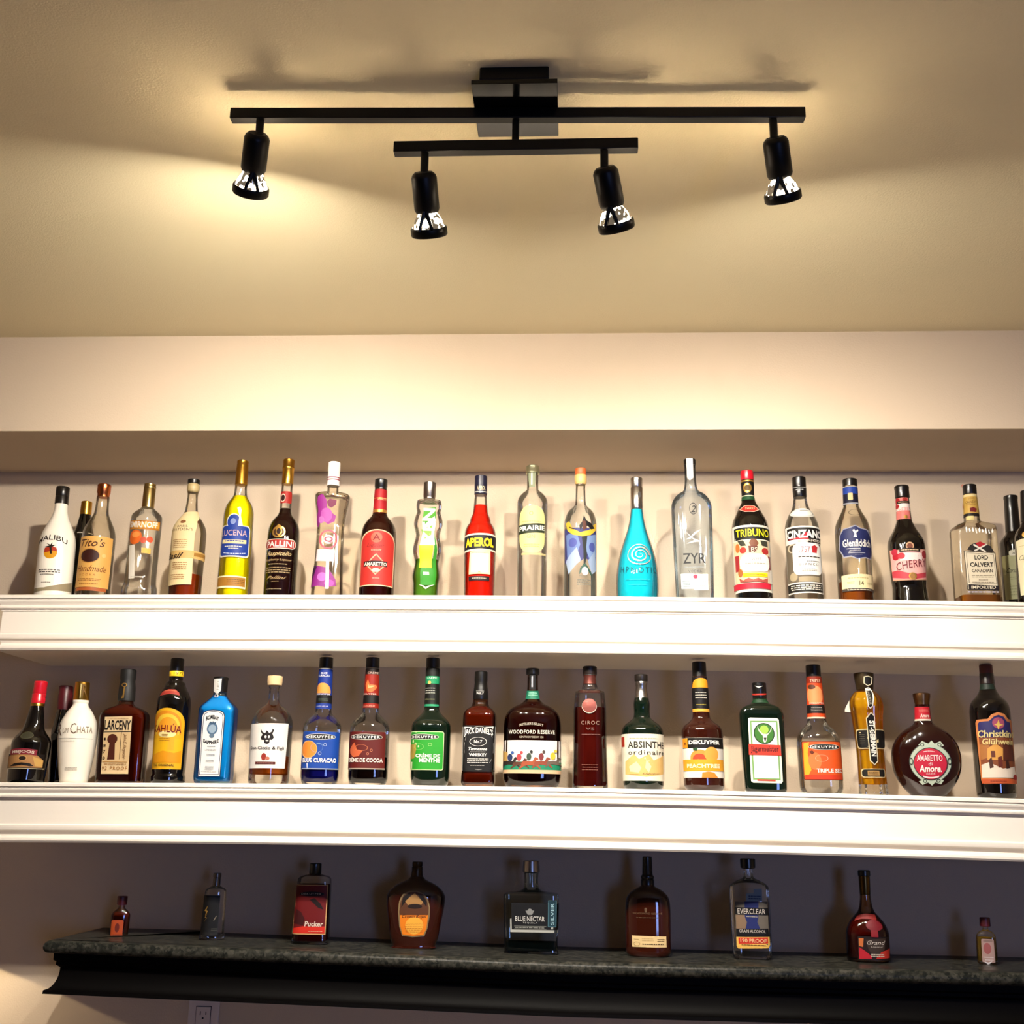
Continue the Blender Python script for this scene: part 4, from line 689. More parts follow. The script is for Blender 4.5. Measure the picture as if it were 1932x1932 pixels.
b = Bottle('G', 2, (866, 270), (803, 1245), [(350, 46), (370, 52), (385, 45), (480, 50), (520, 62), (545, 90), (570, 125), (600, 152), (650, 178), (700, 190), (1200, 188), (1245, 182)],
           'round clear bottle with cork stopper and white label with black horned emblem', G_CLEAR, [(270, 64), (276, 70), (325, 70), (330, 68), (352, 66), (354, 50)], C_CORK, liquid=(liquor('#cc6a1c', .55), 1000, 1165))
b.put('front_label', [('P', '#f8f2ea', [(645, 712), (985, 712), (948, 1116), (624, 1112)]), ('P', '#1c1616', [(738, 760), (752, 790), (775, 800), (790, 775), (812, 800), (834, 785), (842, 758), (856, 775), (840, 805), (852, 840), (835, 862), (815, 860), (812, 890), (790, 898), (768, 890), (765, 862), (742, 860), (734, 836), (752, 812), (738, 788)]), ('E', 770, 820, 788, 845, '#f8f2ea'), ('E', 800, 820, 816, 845, '#f8f2ea'), ('E', 778, 862, 806, 874, '#f8f2ea'), ('E', 740, 978, 784, 1042, '#9c3226'), ('E', 775, 1010, 814, 1040, '#c87860'), ('R', 688, 1056, 864, 1078, '#5c1a14'),
      ('T', 650, 918, 940, 954, '#0c0808', dict(s='Don Ciccio & Figli', b=.015)), ('L', 700, 1063, 850, 1072, '#e0b0a0')])
def liqueur_bottle(crop, c0, c1, prof, label, mat, liq, cap):
    return Bottle(crop, 2, c0, c1, prof, label, mat, cap, C_BLACK, liquid=liq, n=3.0, d=.93)
pf = [(200, 62), (570, 73), (600, 76), (625, 92), (650, 120), (680, 150), (710, 168), (760, 174), (1180, 176), (1215, 170), (1245, 158)]
b = liqueur_bottle('G', (1334, 100), (1266, 1245), pf, 'half-empty blue liqueur bottle with blue label and orange on its neck', G_CLEAR, (liquor('#141478', .85), 930), [(100, 56), (106, 62), (190, 63), (202, 63)])
b.put('neck_label', [('R', 1263, 204, 1392, 210, '#e8e4e0'), ('R', 1238, 210, 1390, 572, '#15348e'), ('A', 1248, 336, 1370, 430, '#eea04a', dict(k=.95)), ('R', 1240, 445, 1384, 522, '#0e0e12'), ('T', 1284, 240, 1340, 256, '#f0f0f0', dict(s='BLUE', b=.02)), ('T', 1266, 262, 1362, 280, '#f0f0f0', dict(s='CURACAO', b=.02)), ('T', 1248, 434, 1362, 446, '#e8e8e8', dict(s='DEKUYPER')), ('L', 1258, 475, 1350, 500, '#4a5a4a', dict(n=2)), ('T', 1246, 544, 1345, 557, '#d8d8e8', dict(s='LIQUEUR', i=.3))])
b.put('front_label', [('O', 1112, 785, 1442, 1126, '#1245a0', dict(r=.05)), ('E', 1143, 803, 1414, 858, '#e8e8e0'), ('E', 1147, 806, 1410, 855, '#0e0e14'), ('E', 1116, 864, 1248, 1022, '#f6c080'), ('E', 1121, 870, 1243, 1016, '#ee8c34'), ('G', 1190, 885, 1300, 970, '#6a90d0', dict(th=.02)), ('G', 1255, 965, 1285, 995, '#c0d0e8', dict(th=.1)), ('G', 1305, 890, 1332, 916, '#c0d0e8', dict(th=.1)), ('P', '#8ab0e0', [(1240, 885), (1305, 900), (1305, 904), (1240, 890)]), ('P', '#d8d8e8', [(1155, 1065), (1166, 1065), (1162, 1118), (1158, 1118)]), ('R', 1112, 1114, 1438, 1124, '#98a0b0'),
      ('T', 1158, 820, 1396, 844, '#f4f0e8', dict(s='DEKUYPER', b=.03, sp=1.3)), ('T', 1124, 1022, 1414, 1062, '#f6f4f0', dict(s='BLUE CURACAO', b=.03))])
ph = [(175, 56), (510, 66), (545, 68), (575, 90), (600, 115), (630, 145), (660, 160), (700, 165), (1080, 166), (1110, 160), (1137, 147)]
b = liqueur_bottle('H', (280, 93), (235, 1137), ph, 'liqueur bottle with dark brown label and a red neck, brown liquor low inside', G_CLEAR, (liquor('#120503', .94), 918), [(93, 50), (98, 56), (168, 57), (176, 57)])
b.put('neck_label', [('R', 196, 188, 332, 512, '#96200f'), ('R', 220, 188, 334, 235, '#1c100c'), ('P', '#e07038', [(232, 375), (220, 320), (240, 275), (252, 318), (305, 325), (312, 345), (285, 372), (262, 385)]), ('P', '#f6b070', [(240, 350), (238, 310), (250, 330), (300, 330), (268, 345)]), ('R', 196, 406, 328, 474, '#100c0c'), ('T', 238, 216, 322, 232, '#e8c8b8', dict(s='CREME')), ('T', 204, 392, 306, 404, '#f0e0d0', dict(s='DEKUYPER')), ('T', 204, 492, 292, 503, '#e8b8a0', dict(s='LIQUEUR', i=.3))])
b.put('front_label', [('O', 80, 714, 378, 1022, '#5c130c', dict(r=.05)), ('E', 101, 733, 357, 782, '#e0d8c8'), ('E', 104, 736, 354, 779, '#120c0c'), ('P', '#c86038', [(92, 860), (128, 800), (150, 860), (195, 870), (160, 915), (120, 920), (96, 890)]), ('G', 130, 820, 236, 872, '#e08858', dict(th=.03)), ('G', 255, 855, 275, 878, '#e09068', dict(th=.12)), ('G', 225, 885, 245, 905, '#e09068', dict(th=.12)), ('R', 82, 1012, 372, 1022, '#a89888'),
      ('T', 118, 748, 336, 769, '#f4f0e8', dict(s='DEKUYPER', b=.03, sp=1.3)), ('T', 84, 922, 356, 964, '#f4e8dc', dict(s='CRÈME DE COCOA', b=.03))])
b = liqueur_bottle('H', (778, 95), (750, 1137), [(175, 56), (510, 62), (540, 70), (570, 95), (600, 125), (630, 150), (660, 163), (700, 166), (1080, 163), (1110, 158), (1137, 145)],
                   'dark liqueur bottle with bright green label and green neck band', D_GREEN, None, [(95, 50), (100, 56), (170, 57), (176, 57)])
b.put('neck_label', [('R', 712, 182, 832, 505, '#121410'), ('R', 712, 250, 832, 312, '#1e9460'), ('R', 706, 482, 824, 500, '#2c9c6c'), ('E', 736, 290, 762, 316, '#d8b060'), ('T', 730, 256, 808, 272, '#d8f0e0', dict(s='CREME')), ('L', 716, 340, 795, 398, '#c8c8b8', dict(n=3, h=.25)), ('L', 712, 432, 790, 450, '#7a7a50')])
b.put('front_label', [('O', 592, 712, 864, 1028, '#d8e8b0', dict(r=.05)), ('O', 597, 717, 859, 1023, '#279a2a', dict(r=.05)), ('E', 597, 733, 825, 780, '#e8e8d8'), ('E', 600, 736, 822, 777, '#10140e'), ('P', '#a89040', [(595, 820), (640, 810), (640, 860), (625, 930), (596, 940)]), ('G', 625, 812, 700, 862, '#a8d080', dict(th=.03)), ('G', 735, 808, 768, 832, '#a8d080', dict(th=.1)), ('P', '#e0f0c0', [(600, 960), (612, 960), (608, 1015), (603, 1015)]),
      ('T', 612, 748, 805, 768, '#f4f4e8', dict(s='DEKUYPER', b=.03, sp=1.3)), ('T', 636, 890, 832, 925, '#f0f8e8', dict(s='CRÈME DE', b=.03)), ('T', 664, 932, 832, 965, '#f0f8e8', dict(s='MENTHE', b=.03))])
b = Bottle('H', 2, (1177, 205), (1152, 1145), [(437, 62), (470, 66), (500, 78), (520, 105), (545, 128), (570, 138), (640, 140), (1040, 138), (1060, 142), (1120, 144), (1145, 136)],
           'square whiskey bottle with black ornate label, white lettering and black neck', G_AMBER, [(205, 46), (212, 53), (280, 54), (300, 52), (340, 56), (380, 62), (430, 64), (440, 62)], C_BLACK, n=6, d=.98, face=1.0, liquid=(liquor('#6e2e14', .7), 500))
b.put('neck_print', [('T', 1142, 380, 1195, 402, '#e0dcd4', dict(s='No.7', b=.02)), ('R', 1138, 372, 1198, 375, '#b0aca4')], lift=.0015)
b.put('front_label', [('R', 1020, 662, 1290, 1040, '#0d0b0b'), ('G', 1036, 668, 1276, 1026, '#c8c4bc', dict(th=.008)), ('O', 1040, 705, 1272, 1020, '#0d0b0b', dict(r=.1)), ('G', 1080, 758, 1222, 832, '#e8e4dc', dict(th=.035)), ('E', 1096, 772, 1206, 820, '#1c1a1a'), ('P', '#d8d4cc', [(1040, 672), (1100, 676), (1105, 682), (1050, 682), (1044, 700)]), ('P', '#d8d4cc', [(1275, 672), (1212, 676), (1208, 682), (1264, 682), (1270, 700)]), ('R', 1026, 672, 1030, 1030, '#c8c4bc'), ('R', 1280, 672, 1284, 1030, '#c8c4bc'),
      ('T', 1040, 700, 1270, 760, '#f0ece4', dict(s="JACK DANIEL'S", b=.02, bend=.35)), ('T', 1118, 782, 1184, 808, '#f0ece4', dict(s='No.7', b=.02)), ('T', 1072, 842, 1224, 868, '#f0ece4', dict(s='Tennessee', i=.3, b=.02)), ('T', 1076, 890, 1222, 916, '#f0ece4', dict(s='WHISKEY', b=.03)), ('L', 1080, 874, 1220, 884, '#b8b4ac'), ('L', 1060, 928, 1236, 974, '#c8c4bc', dict(n=3)), ('L', 1085, 984, 1205, 996, '#a8a49c')])
b = Bottle('H', 2, (1604, 180), (1597, 1158), [(235, 42), (360, 45), (430, 56), (450, 70), (475, 98), (495, 140), (520, 180), (560, 215), (610, 232), (680, 238), (1060, 240), (1100, 235), (1158, 212)],
           'broad round-shouldered bourbon bottle with horse race label and green neck band', G_AMBER, [(180, 46), (186, 54), (222, 56), (236, 52), (238, 44)], C_BLACK, n=2.5, d=.6, liquid=(liquor('#2c0c05', .9), 462))
b.put('neck_strip', [('R', 1578, 236, 1628, 360, '#0e0c0e'), ('R', 1594, 250, 1604, 340, '#c8c8d0')], lift=.001)
b.put('neck_band', [('R', 1550, 364, 1658, 432, '#1f7458', dict(bend=-.1)), ('L', 1568, 380, 1640, 414, '#90d0b0', dict(n=2))], lift=.001)
b.put('printed_name', [('T', 1492, 652, 1690, 672, '#e0d0b8', dict(s="DISTILLER'S SELECT", bend=.7)), ('T', 1408, 700, 1782, 732, '#ece0cc', dict(s='WOODFORD RESERVE', b=.01, sp=1.15)), ('T', 1496, 750, 1690, 766, '#d8c8b0', dict(s='KENTUCKY DERBY 150'))])
H = lambda x, y, s, c, m=1: [('P', c, [(x+m*s*a, y-s*q) for a, q in ((-1.1, .62), (-.9, .95), (-.2, 1.0), (.3, .95), (.62, 1.5), (1.0, 1.38), (1.05, 1.18), (.78, 1.12), (.68, .7), (1.0, .5), (1.35, .1), (1.2, .02), (.8, .36), (.35, .42), (-.3, .5), (-.75, .36), (-1.25, .02), (-1.4, .1), (-1.05, .45))])]
horses = H(1420, 1012, 62, '#2c2420')+H(1500, 1016, 56, '#5c3424')+H(1580, 1020, 66, '#a04c2c')+H(1680, 1014, 62, '#8c4430')+H(1775, 1008, 56, '#6a5c50')
jock = [('E', x-20, y-36, x+20, y+22, c) for x, y, c in ((1420, 930, '#26355c'), (1492, 930, '#b03c40'), (1572, 925, '#3a4c3c'), (1672, 925, '#7c3030'), (1765, 920, '#e0b838'))]+[('E', x+8, y-58, x+32, y-34, c) for x, y, c in ((1420, 930, '#3a5ca0'), (1492, 930, '#c84848'), (1572, 925, '#2a2a28'), (1672, 925, '#504038'), (1765, 920, '#e8c040'))]
b.put('race_label', [('R', 1357, 785, 1842, 1056, '#e8e2dc'), ('R', 1357, 960, 1842, 1026, '#1f8460'), ('R', 1357, 1026, 1842, 1056, '#d8b48c'), ('P', '#c8a058', [(1358, 860), (1400, 880), (1395, 950), (1358, 960)])]+horses+jock)
b = Bottle('I', 2, (231, 165), (235, 1165), [(310, 56), (340, 64), (355, 66), (365, 100), (375, 118), (420, 124), (520, 134), (700, 136), (900, 142), (1165, 149)],
           'tall slender decanter of red-brown brandy with a round copper medallion', G_CLEAR, [[(165, 52), (172, 59), (225, 59), (235, 56), (240, 58)], [(240, 54), (262, 50), (310, 56), (312, 52)]], [pmat('brown_black_cap', '#1c120e', .4), pmat('dark_copper', '#6a3830', .35, .7)],
           n=2.4, d=.95, liquid=(liquor('#56100a', .8), 508))
b.put('medallion', [('E', 168, 442, 288, 564, '#c8b8a8'), ('E', 170, 442, 286, 556, pmat('copper_disc', '#7c4038', .35, .6).name)], lift=.001)
b.put('printed_name', [('T', 162, 624, 308, 655, '#a08070', dict(s='CIROC', sp=1.2)), ('T', 198, 680, 268, 700, '#806058', dict(s='VS')), ('L', 160, 730, 320, 740, '#805850'), ('L', 165, 975, 300, 1035, '#a06858', dict(n=3, h=.2))])
b = Bottle('I', 2, (656, 232), (678, 1185), [(425, 58), (480, 68), (540, 66), (590, 72), (620, 105), (650, 145), (690, 170), (740, 176), (1120, 170), (1185, 158)],
           'black-green bottle with silver foil neck and large cream label', D_GREEN, [[(232, 50), (238, 55), (285, 55), (290, 52)], [(288, 48), (294, 52), (320, 50), (330, 46), (380, 50), (426, 59), (430, 55)]], [pmat('pewter_cap', '#4a4440', .35, .9), C_SILVER])
b.put('front_label', [('R', 498, 733, 853, 1116, '#f4ecd4'), ('P', '#e9bf74', [(530, 960), (600, 900), (640, 940), (720, 900), (760, 950), (836, 905), (838, 1060), (700, 1085), (530, 1062)]), ('P', '#f6deb0', [(560, 1000), (620, 960), (660, 1010), (640, 1050), (570, 1040)]), ('P', '#f6deb0', [(700, 940), (740, 1000), (720, 1050), (690, 1010)]), ('R', 498, 755, 523, 836, '#b43420'), ('T', 552, 795, 836, 850, '#1c1612', dict(s='ABSINTHE', b=.01)), ('T', 556, 866, 836, 904, '#382c1c', dict(s='ordinaire', sp=1.25, b=.01)),
      ('L', 560, 765, 790, 775, '#c8bc98'), ('L', 560, 1058, 650, 1068, '#b89858'), ('T', 668, 1052, 806, 1068, '#6a5838', dict(s='Liqueur', i=.4))])
b = Bottle('I', 2, (1135, 128), (1182, 1195), [(250, 60), (345, 66), (540, 70), (590, 75), (630, 110), (660, 150), (700, 170), (760, 172), (1090, 170), (1150, 168), (1195, 148)],
           'brown liqueur bottle with peach picture label and orange-black neck', D_BROWN, [(128, 52), (134, 58), (240, 59), (252, 60)], C_BLACK)
b.put('neck_label', [('R', 1080, 256, 1204, 345, '#1c1210'), ('A', 1084, 266, 1208, 346, '#eea020', dict(k=.8)), ('R', 1082, 346, 1218, 520, '#100e10'), ('R', 1086, 520, 1222, 544, '#eeb040'), ('L', 1105, 375, 1198, 440, '#d8d0c0', dict(n=3, h=.25)), ('L', 1112, 480, 1196, 492, '#b8a840')])
b.put('front_label', [('O', 1002, 765, 1337, 1092, '#faf2e4', dict(r=.05)), ('R', 1004, 766, 1334, 852, '#14100e'), ('R', 1004, 768, 1045, 845, '#ee9a20'), ('E', 1068, 862, 1228, 1004, '#f09a40'), ('E', 1088, 895, 1200, 985, '#dc4a2a'), ('E', 1180, 840, 1292, 960, '#f4a848'), ('P', '#24502c', [(1088, 850), (1130, 845), (1120, 875), (1092, 870)]), ('R', 1012, 942, 1334, 1036, '#f6ac2c'), ('P', '#ee8c30', [(1160, 1092), (1165, 1050), (1215, 1040), (1260, 1050), (1290, 1092)]), ('E', 1018, 800, 1034, 822, '#8a4a10'),
      ('T', 1056, 786, 1300, 820, '#f8f4ec', dict(s='DEKUYPER', b=.04)), ('T', 1044, 978, 1302, 1012, '#fdf4c8', dict(s='PEACHTREE', b=.03))])
b = Bottle('I', 2, (1632, 298), (1690, 1215), [(430, 58), (455, 60), (475, 85), (490, 120), (505, 150), (530, 175), (570, 187), (1150, 178), (1215, 173)],
           'flat dark green herbal liqueur bottle with green-framed label and stag medallion', D_GREEN, [(298, 50), (304, 58), (425, 59), (432, 57)], C_BLACK, n=4.5, d=.55, face=.6)
b.put('cap_print', [('R', 1576, 390, 1690, 403, '#b83428', dict(bend=-.4)), ('P', '#d8d8d0', [(1600, 330), (1632, 350), (1666, 330), (1634, 338)])], lift=.0014)
b.put('neck_ring', [('R', 1580, 436, 1700, 470, '#1c4024')])
b.put('front_label', [('P', '#eef0dc', [(1545, 604), (1560, 597), (1780, 600), (1796, 612), (1830, 1120), (1818, 1136), (1586, 1130), (1570, 1118)]), ('P', '#7aa860', [(1560, 622), (1784, 622), (1812, 1110), (1586, 1106)]), ('P', '#f8f6ec', [(1572, 634), (1774, 634), (1800, 1096), (1598, 1092)]), ('E', 1590, 640, 1762, 814, '#16301a'), ('E', 1598, 648, 1754, 806, '#3f7c2c'), ('E', 1640, 660, 1712, 730, '#a4cc50'), ('P', '#e8f0d0', [(1618, 665), (1632, 710), (1665, 745), (1700, 745), (1732, 705), (1744, 660), (1720, 715), (1700, 730), (1668, 730), (1640, 705)]), ('P', '#f0ece0', [(1665, 742), (1702, 742), (1694, 790), (1682, 806), (1670, 790)]), ('P', '#1c2c18', [(1672, 760), (1696, 760), (1684, 800)]),
      ('P', '#d43c2a', [(1550, 812), (1808, 822), (1816, 908), (1552, 902)]), ('P', '#d43c2a', [(1618, 1102), (1770, 1106), (1770, 1118), (1620, 1114)]), ('T', 1566, 828, 1796, 890, '#4c100c', dict(s='Jägermeister', b=.02))])
b = Bottle('J', 2, (229, 150), (305, 1200), [(238, 60), (580, 76), (615, 80), (645, 105), (680, 140), (720, 165), (760, 175), (800, 178), (1130, 175), (1200, 158)],
           'clear liqueur bottle with orange label and orange neck wrap', G_CLEAR, [(150, 54), (156, 60), (228, 61), (240, 61)], C_BLACK, n=3.0, d=.93)
b.put('neck_label', [('R', 174, 246, 326, 580, '#dc4a18'), ('R', 176, 246, 300, 300, '#8c2810'), ('E', 186, 320, 306, 470, '#f4965c'), ('E', 190, 312, 250, 350, '#5a2c14'), ('R', 182, 474, 322, 542, '#140e0e'), ('R', 184, 572, 326, 584, '#f4d8b8'), ('T', 206, 268, 284, 292, '#f4d0b0', dict(s='TRIPLE')), ('T', 204, 456, 312, 468, '#f4ece0', dict(s='DEKUYPER')), ('L', 216, 490, 304, 528, '#c8bcb0', dict(n=3, h=.3))])
b.put('front_label', [('O', 150, 772, 462, 1082, '#2c1c10', dict(r=.03)), ('O', 154, 777, 459, 1076, '#e8581c', dict(r=.03)), ('P', '#f2b02c', [(156, 790), (200, 780), (190, 870), (220, 1000), (190, 1060), (166, 1050)]), ('E', 196, 860, 300, 1000, '#f27c40'), ('G', 250, 880, 352, 935, '#f8c0a0', dict(th=.03)), ('P', '#6a2c10', [(200, 856), (225, 845), (245, 862), (225, 880)]), ('R', 172, 1040, 458, 1076, '#d83c1c'), ('E', 197, 794, 436, 842, '#e8e0d0'), ('E', 200, 797, 433, 839, '#120e0e'),
      ('T', 212, 808, 420, 830, '#f4f0e8', dict(s='DEKUYPER', b=.03, sp=1.3)), ('T', 262, 990, 456, 1022, '#f8ece0', dict(s='TRIPLE SEC', b=.03))])
b = Bottle('J', 2, (637, 213), (722, 1205), [(350, 64), (365, 85), (400, 115), (430, 132), (480, 138), (560, 128), (700, 118), (900, 112), (1100, 115), (1205, 122)],
           'tall fluted bottle of golden elderflower liqueur with vertical black name strip', G_PALE, [(213, 70), (218, 82), (235, 82), (300, 74), (345, 70), (352, 64)], C_BRONZE, flute=9, liquid=(liquor('#f4b818', .5), 372, 1110))
b.put('plaque', [('O', 590, 672, 806, 830, '#e0c890', dict(r=.12)), ('O', 596, 680, 800, 822, '#120f0c', dict(r=.12)), ('P', '#e8d8b0', [(660, 585), (692, 538), (725, 562), (755, 930), (724, 962), (692, 928)]), ('P', '#100e0c', [(666, 590), (693, 548), (720, 570), (749, 925), (724, 952), (698, 922)]), ('V', 690, 606, 732, 890, '#f4f0e4', dict(s='ST-GERMAIN', b=.04)), ('L', 610, 710, 655, 790, '#8a8068', dict(n=5, h=.2))], lift=.0022)
b.put('lower_plaque', [('O', 626, 988, 806, 1060, '#e0c890', dict(r=.12)), ('O', 632, 994, 800, 1054, '#120f0c', dict(r=.12)), ('R', 676, 1004, 764, 1044, '#b0884c'), ('L', 684, 1012, 758, 1036, '#5a4020', dict(n=2))], lift=.0022)
b.put('neck_tag', [('P', '#ece8dc', [(650, 345), (675, 330), (690, 345), (712, 490), (690, 512), (672, 495)]), ('P', '#120f0c', [(656, 350), (675, 340), (685, 350), (705, 488), (690, 504), (678, 490)]), ('V', 670, 365, 694, 480, '#c8c0a8', dict(s='LIQUEUR'))], lift=.002)
b.put('cap_emblem', [('P', '#e0d4b0', [(640, 250), (665, 244), (690, 256), (688, 310), (665, 328), (640, 305)]), ('P', '#100e0c', [(646, 256), (665, 250), (684, 260), (682, 306), (665, 320), (646, 302)])], lift=.0068)
mesh_t = b.root
tx = b.loc(520, 440); tv = [b.loc(528, 425), b.loc(536, 530), b.loc(486, 525), b.loc(490, 500)]
mesh_obj('paper_tag', [(p[0], -.004, p[1]) for p in tv]+[(p[0], -.0035, p[1]) for p in tv], [(0, 1, 2, 3), (7, 6, 5, 4), (0, 4, 5, 1), (1, 5, 6, 2), (2, 6, 7, 3), (3, 7, 4, 0)], paper('#ece4d0'), b.root)
b = Bottle('J', 2, (1104, 375), (1163, 1220), [(470, 62), (600, 70), (630, 90), (660, 140), (700, 195), (760, 245), (820, 272), (900, 285), (960, 282), (1040, 262), (1120, 215), (1180, 165), (1220, 138)],
           'round disc-shaped dark amaretto bottle with scrolled oval red label', D_RED, [(375, 58), (382, 72), (400, 72), (440, 64), (478, 58), (490, 58), (492, 60)], pmat('antique_gold_cap', '#8a6440', .3, 1), n=2.2, d=.45)
b.put('neck_label', [('R', 1042, 490, 1172, 592, '#c01c2c'), ('R', 1046, 588, 1176, 602, '#e8dcc8'), ('L', 1084, 512, 1160, 530, '#e08878', dict(n=2)), ('T', 1096, 545, 1164, 576, '#f4dccc', dict(s='Amore', i=.2, b=.02))])
b.put('front_label', [('E', 1008, 782, 1348, 1108, '#3c443c'), ('E', 1014, 788, 1342, 1102, '#b8c4b0'), ('P', '#b8c4b0', [(1080, 800), (1110, 768), (1160, 790), (1185, 764), (1210, 790), (1255, 768), (1285, 805), (1180, 830)]), ('P', '#b8c4b0', [(1085, 1090), (1115, 1118), (1160, 1098), (1190, 1124), (1215, 1098), (1262, 1114), (1285, 1080), (1180, 1060)]), ('G', 1095, 782, 1128, 812, '#2c342c', dict(th=.2)), ('G', 1232, 782, 1265, 812, '#2c342c', dict(th=.2)), ('G', 1118, 1072, 1150, 1102, '#2c342c', dict(th=.2)), ('G', 1225, 1070, 1257, 1100, '#2c342c', dict(th=.2)), ('G', 1008, 900, 1040, 960, '#2c342c', dict(th=.16)), ('G', 1314, 900, 1344, 960, '#2c342c', dict(th=.16)),
      ('E', 1042, 820, 1314, 1082, '#3c2c2c'), ('E', 1049, 828, 1307, 1074, '#c01838'), ('R', 1118, 1044, 1246, 1056, '#f0d8d8', dict(bend=-1)), ('L', 1122, 848, 1210, 862, '#f0c8c8', dict(bend=.4)), ('T', 1070, 880, 1272, 928, '#f6e4e0', dict(s='AMARETTO', b=.01)), ('T', 1162, 938, 1192, 964, '#f6e4e0', dict(s='di')), ('T', 1088, 962, 1268, 1016, '#f8ece4', dict(s='Amore.', i=.15, b=.03)), ('T', 1144, 1024, 1216, 1038, '#f0d0d0', dict(s='LIQUEUR'))])
b = Bottle('J', 2, (1622, 148), (1717, 1225), [(215, 56), (300, 60), (350, 70), (400, 100), (440, 140), (480, 160), (540, 168), (1100, 168), (1180, 165), (1225, 154)],
           'tall black mulled wine bottle with winter village label at the right end', D_BLACK, [[(148, 50), (154, 55), (212, 56), (217, 57)], [(217, 57), (222, 58), (302, 62), (304, 60)]], [C_DKRED, pmat('brown_foil', '#1c100c', .3, coat=.3)])
b.put('neck_band', [('R', 1578, 306, 1690, 350, '#1c2a20')])
b.put('front_label', [('P', '#d8864c', [(1543, 625), (1552, 600), (1640, 595), (1668, 560), (1720, 540), (1770, 552), (1800, 590), (1828, 600), (1868, 1080), (1868, 1112), (1612, 1112), (1590, 1085)]), ('P', '#2e2a66', [(1562, 636), (1572, 618), (1650, 612), (1690, 575), (1725, 562), (1765, 575), (1790, 610), (1815, 618), (1830, 740), (1572, 745)]), ('E', 1676, 582, 1772, 672, '#a8506c'), ('P', '#e8c060', [(1725, 600), (1735, 632), (1765, 640), (1735, 650), (1725, 680), (1712, 648), (1690, 640), (1714, 630)]), ('P', '#8c4c2c', [(1572, 745), (1830, 740), (1856, 1000), (1594, 1010)]), ('P', '#b4743c', [(1576, 800), (1650, 770), (1660, 900), (1590, 920)]), ('P', '#5c2c20', [(1760, 800), (1832, 790), (1848, 930), (1766, 930)]),
      ('P', '#e8a850', [(1640, 830), (1700, 790), (1760, 830), (1760, 920), (1640, 920)]), ('R', 1668, 850, 1700, 900, '#6c3424'), ('P', '#f0e0cc', [(1594, 960), (1650, 940), (1760, 990), (1850, 970), (1860, 1062), (1600, 1062)]), ('P', '#4a2018', [(1650, 920), (1672, 900), (1690, 980), (1660, 990)]), ('P', '#6a2c20', [(1720, 900), (1750, 890), (1758, 970), (1726, 985)]), ('P', '#3c2018', [(1780, 920), (1800, 915), (1812, 985), (1786, 990)]), ('R', 1598, 1072, 1866, 1108, '#c8582c'), ('E', 1838, 1035, 1868, 1080, '#a81c20'),
      ('T', 1566, 684, 1838, 742, '#eed890', dict(s='Christkindl', b=.02, i=.1)), ('T', 1600, 750, 1832, 800, '#eed890', dict(s='Glühwein', b=.02, i=.1)), ('L', 1660, 1084, 1790, 1096, '#8c3018')])
# ---- granite ledge, left to right
b = Bottle('O', 3, (1492, 325), (1436, 868), [(435, 38), (470, 42), (490, 66), (530, 105), (560, 117), (868, 113)], 'miniature amber bottle with dark cap and orange label on the ledge', glass('amber_clear', (.78, .50, .28), (.2, .08, .03)),
           [(325, 56), (332, 64), (430, 62), (436, 40)], C_DKRED, n=3.5, d=.6, liquid=(liquor('#7c3c10', .5), 520), kind='miniature_bottle')
b.put('front_label', [('O', 1350, 612, 1494, 812, '#b84a1e', dict(r=.15)), ('E', 1395, 650, 1450, 760, '#6c2010'), ('L', 1370, 780, 1470, 800, '#6c2010')])
b = Bottle('K', 3, (424, 285), (352, 1100), [(430, 45), (448, 78), (462, 108), (490, 122), (950, 135), (1030, 148), (1080, 150), (1100, 138)], 'slim clear bottle with black label and gilt flourish on the dark ledge', G_CLEAR,
           [(285, 42), (290, 47), (330, 47), (334, 43), (432, 44)], pmat('grey_cap', '#6a645e', .3, .8), n=3.0, d=.8)
b.put('front_label', [('P', '#0b0a0c', [(256, 532), (456, 532), (424, 985), (218, 985)]), ('P', 'gold', [(320, 645), (300, 700), (318, 712), (285, 770), (298, 715), (280, 708)]), ('P', 'gold', [(312, 735), (282, 785), (300, 790), (275, 830), (308, 785), (292, 778)]), ('L', 350, 900, 420, 940, '#4a4a44', dict(n=2)), ('T', 380, 765, 415, 815, '#8a8070', dict(s='l', i=.4))])
b = Bottle('K', 3, (1545, 172), (1478, 1135), [(290, 68), (303, 100), (318, 155), (345, 188), (400, 196), (600, 202), (900, 212), (1135, 218)], 'broad flask of red schnapps with dark red label', G_CLEAR,
           [(172, 60), (180, 68), (285, 70), (292, 66)], C_BLACK, n=4.5, d=.6, face=.8, liquid=(liquor('#5c100c', .8), 410))
b.put('front_label', [('P', '#d8a870', [(1322, 412), (1684, 412), (1652, 974), (1276, 972)]), ('P', '#6c1012', [(1332, 420), (1674, 420), (1642, 962), (1288, 960)]), ('P', '#3c0c0e', [(1300, 660), (1380, 720), (1420, 800), (1400, 870), (1296, 850)]), ('P', '#d82c1c', [(1290, 905), (1400, 880), (1646, 880), (1642, 960), (1288, 960)]), ('E', 1368, 488, 1640, 542, '#100c0c'), ('P', '#1c1010', [(1480, 580), (1530, 560), (1600, 625), (1632, 692), (1570, 668), (1520, 620)]),  # dark red field has the shelf's shade painted in; bright foot left lit
      ('T', 1384, 504, 1608, 526, '#b0a090', dict(s='DEKUYPER', b=.02, sp=1.3)), ('T', 1418, 822, 1628, 882, '#f0dcc8', dict(s='Pucker', i=.1, b=.02)), ('L', 1450, 928, 1618, 942, '#f4c8a0')])
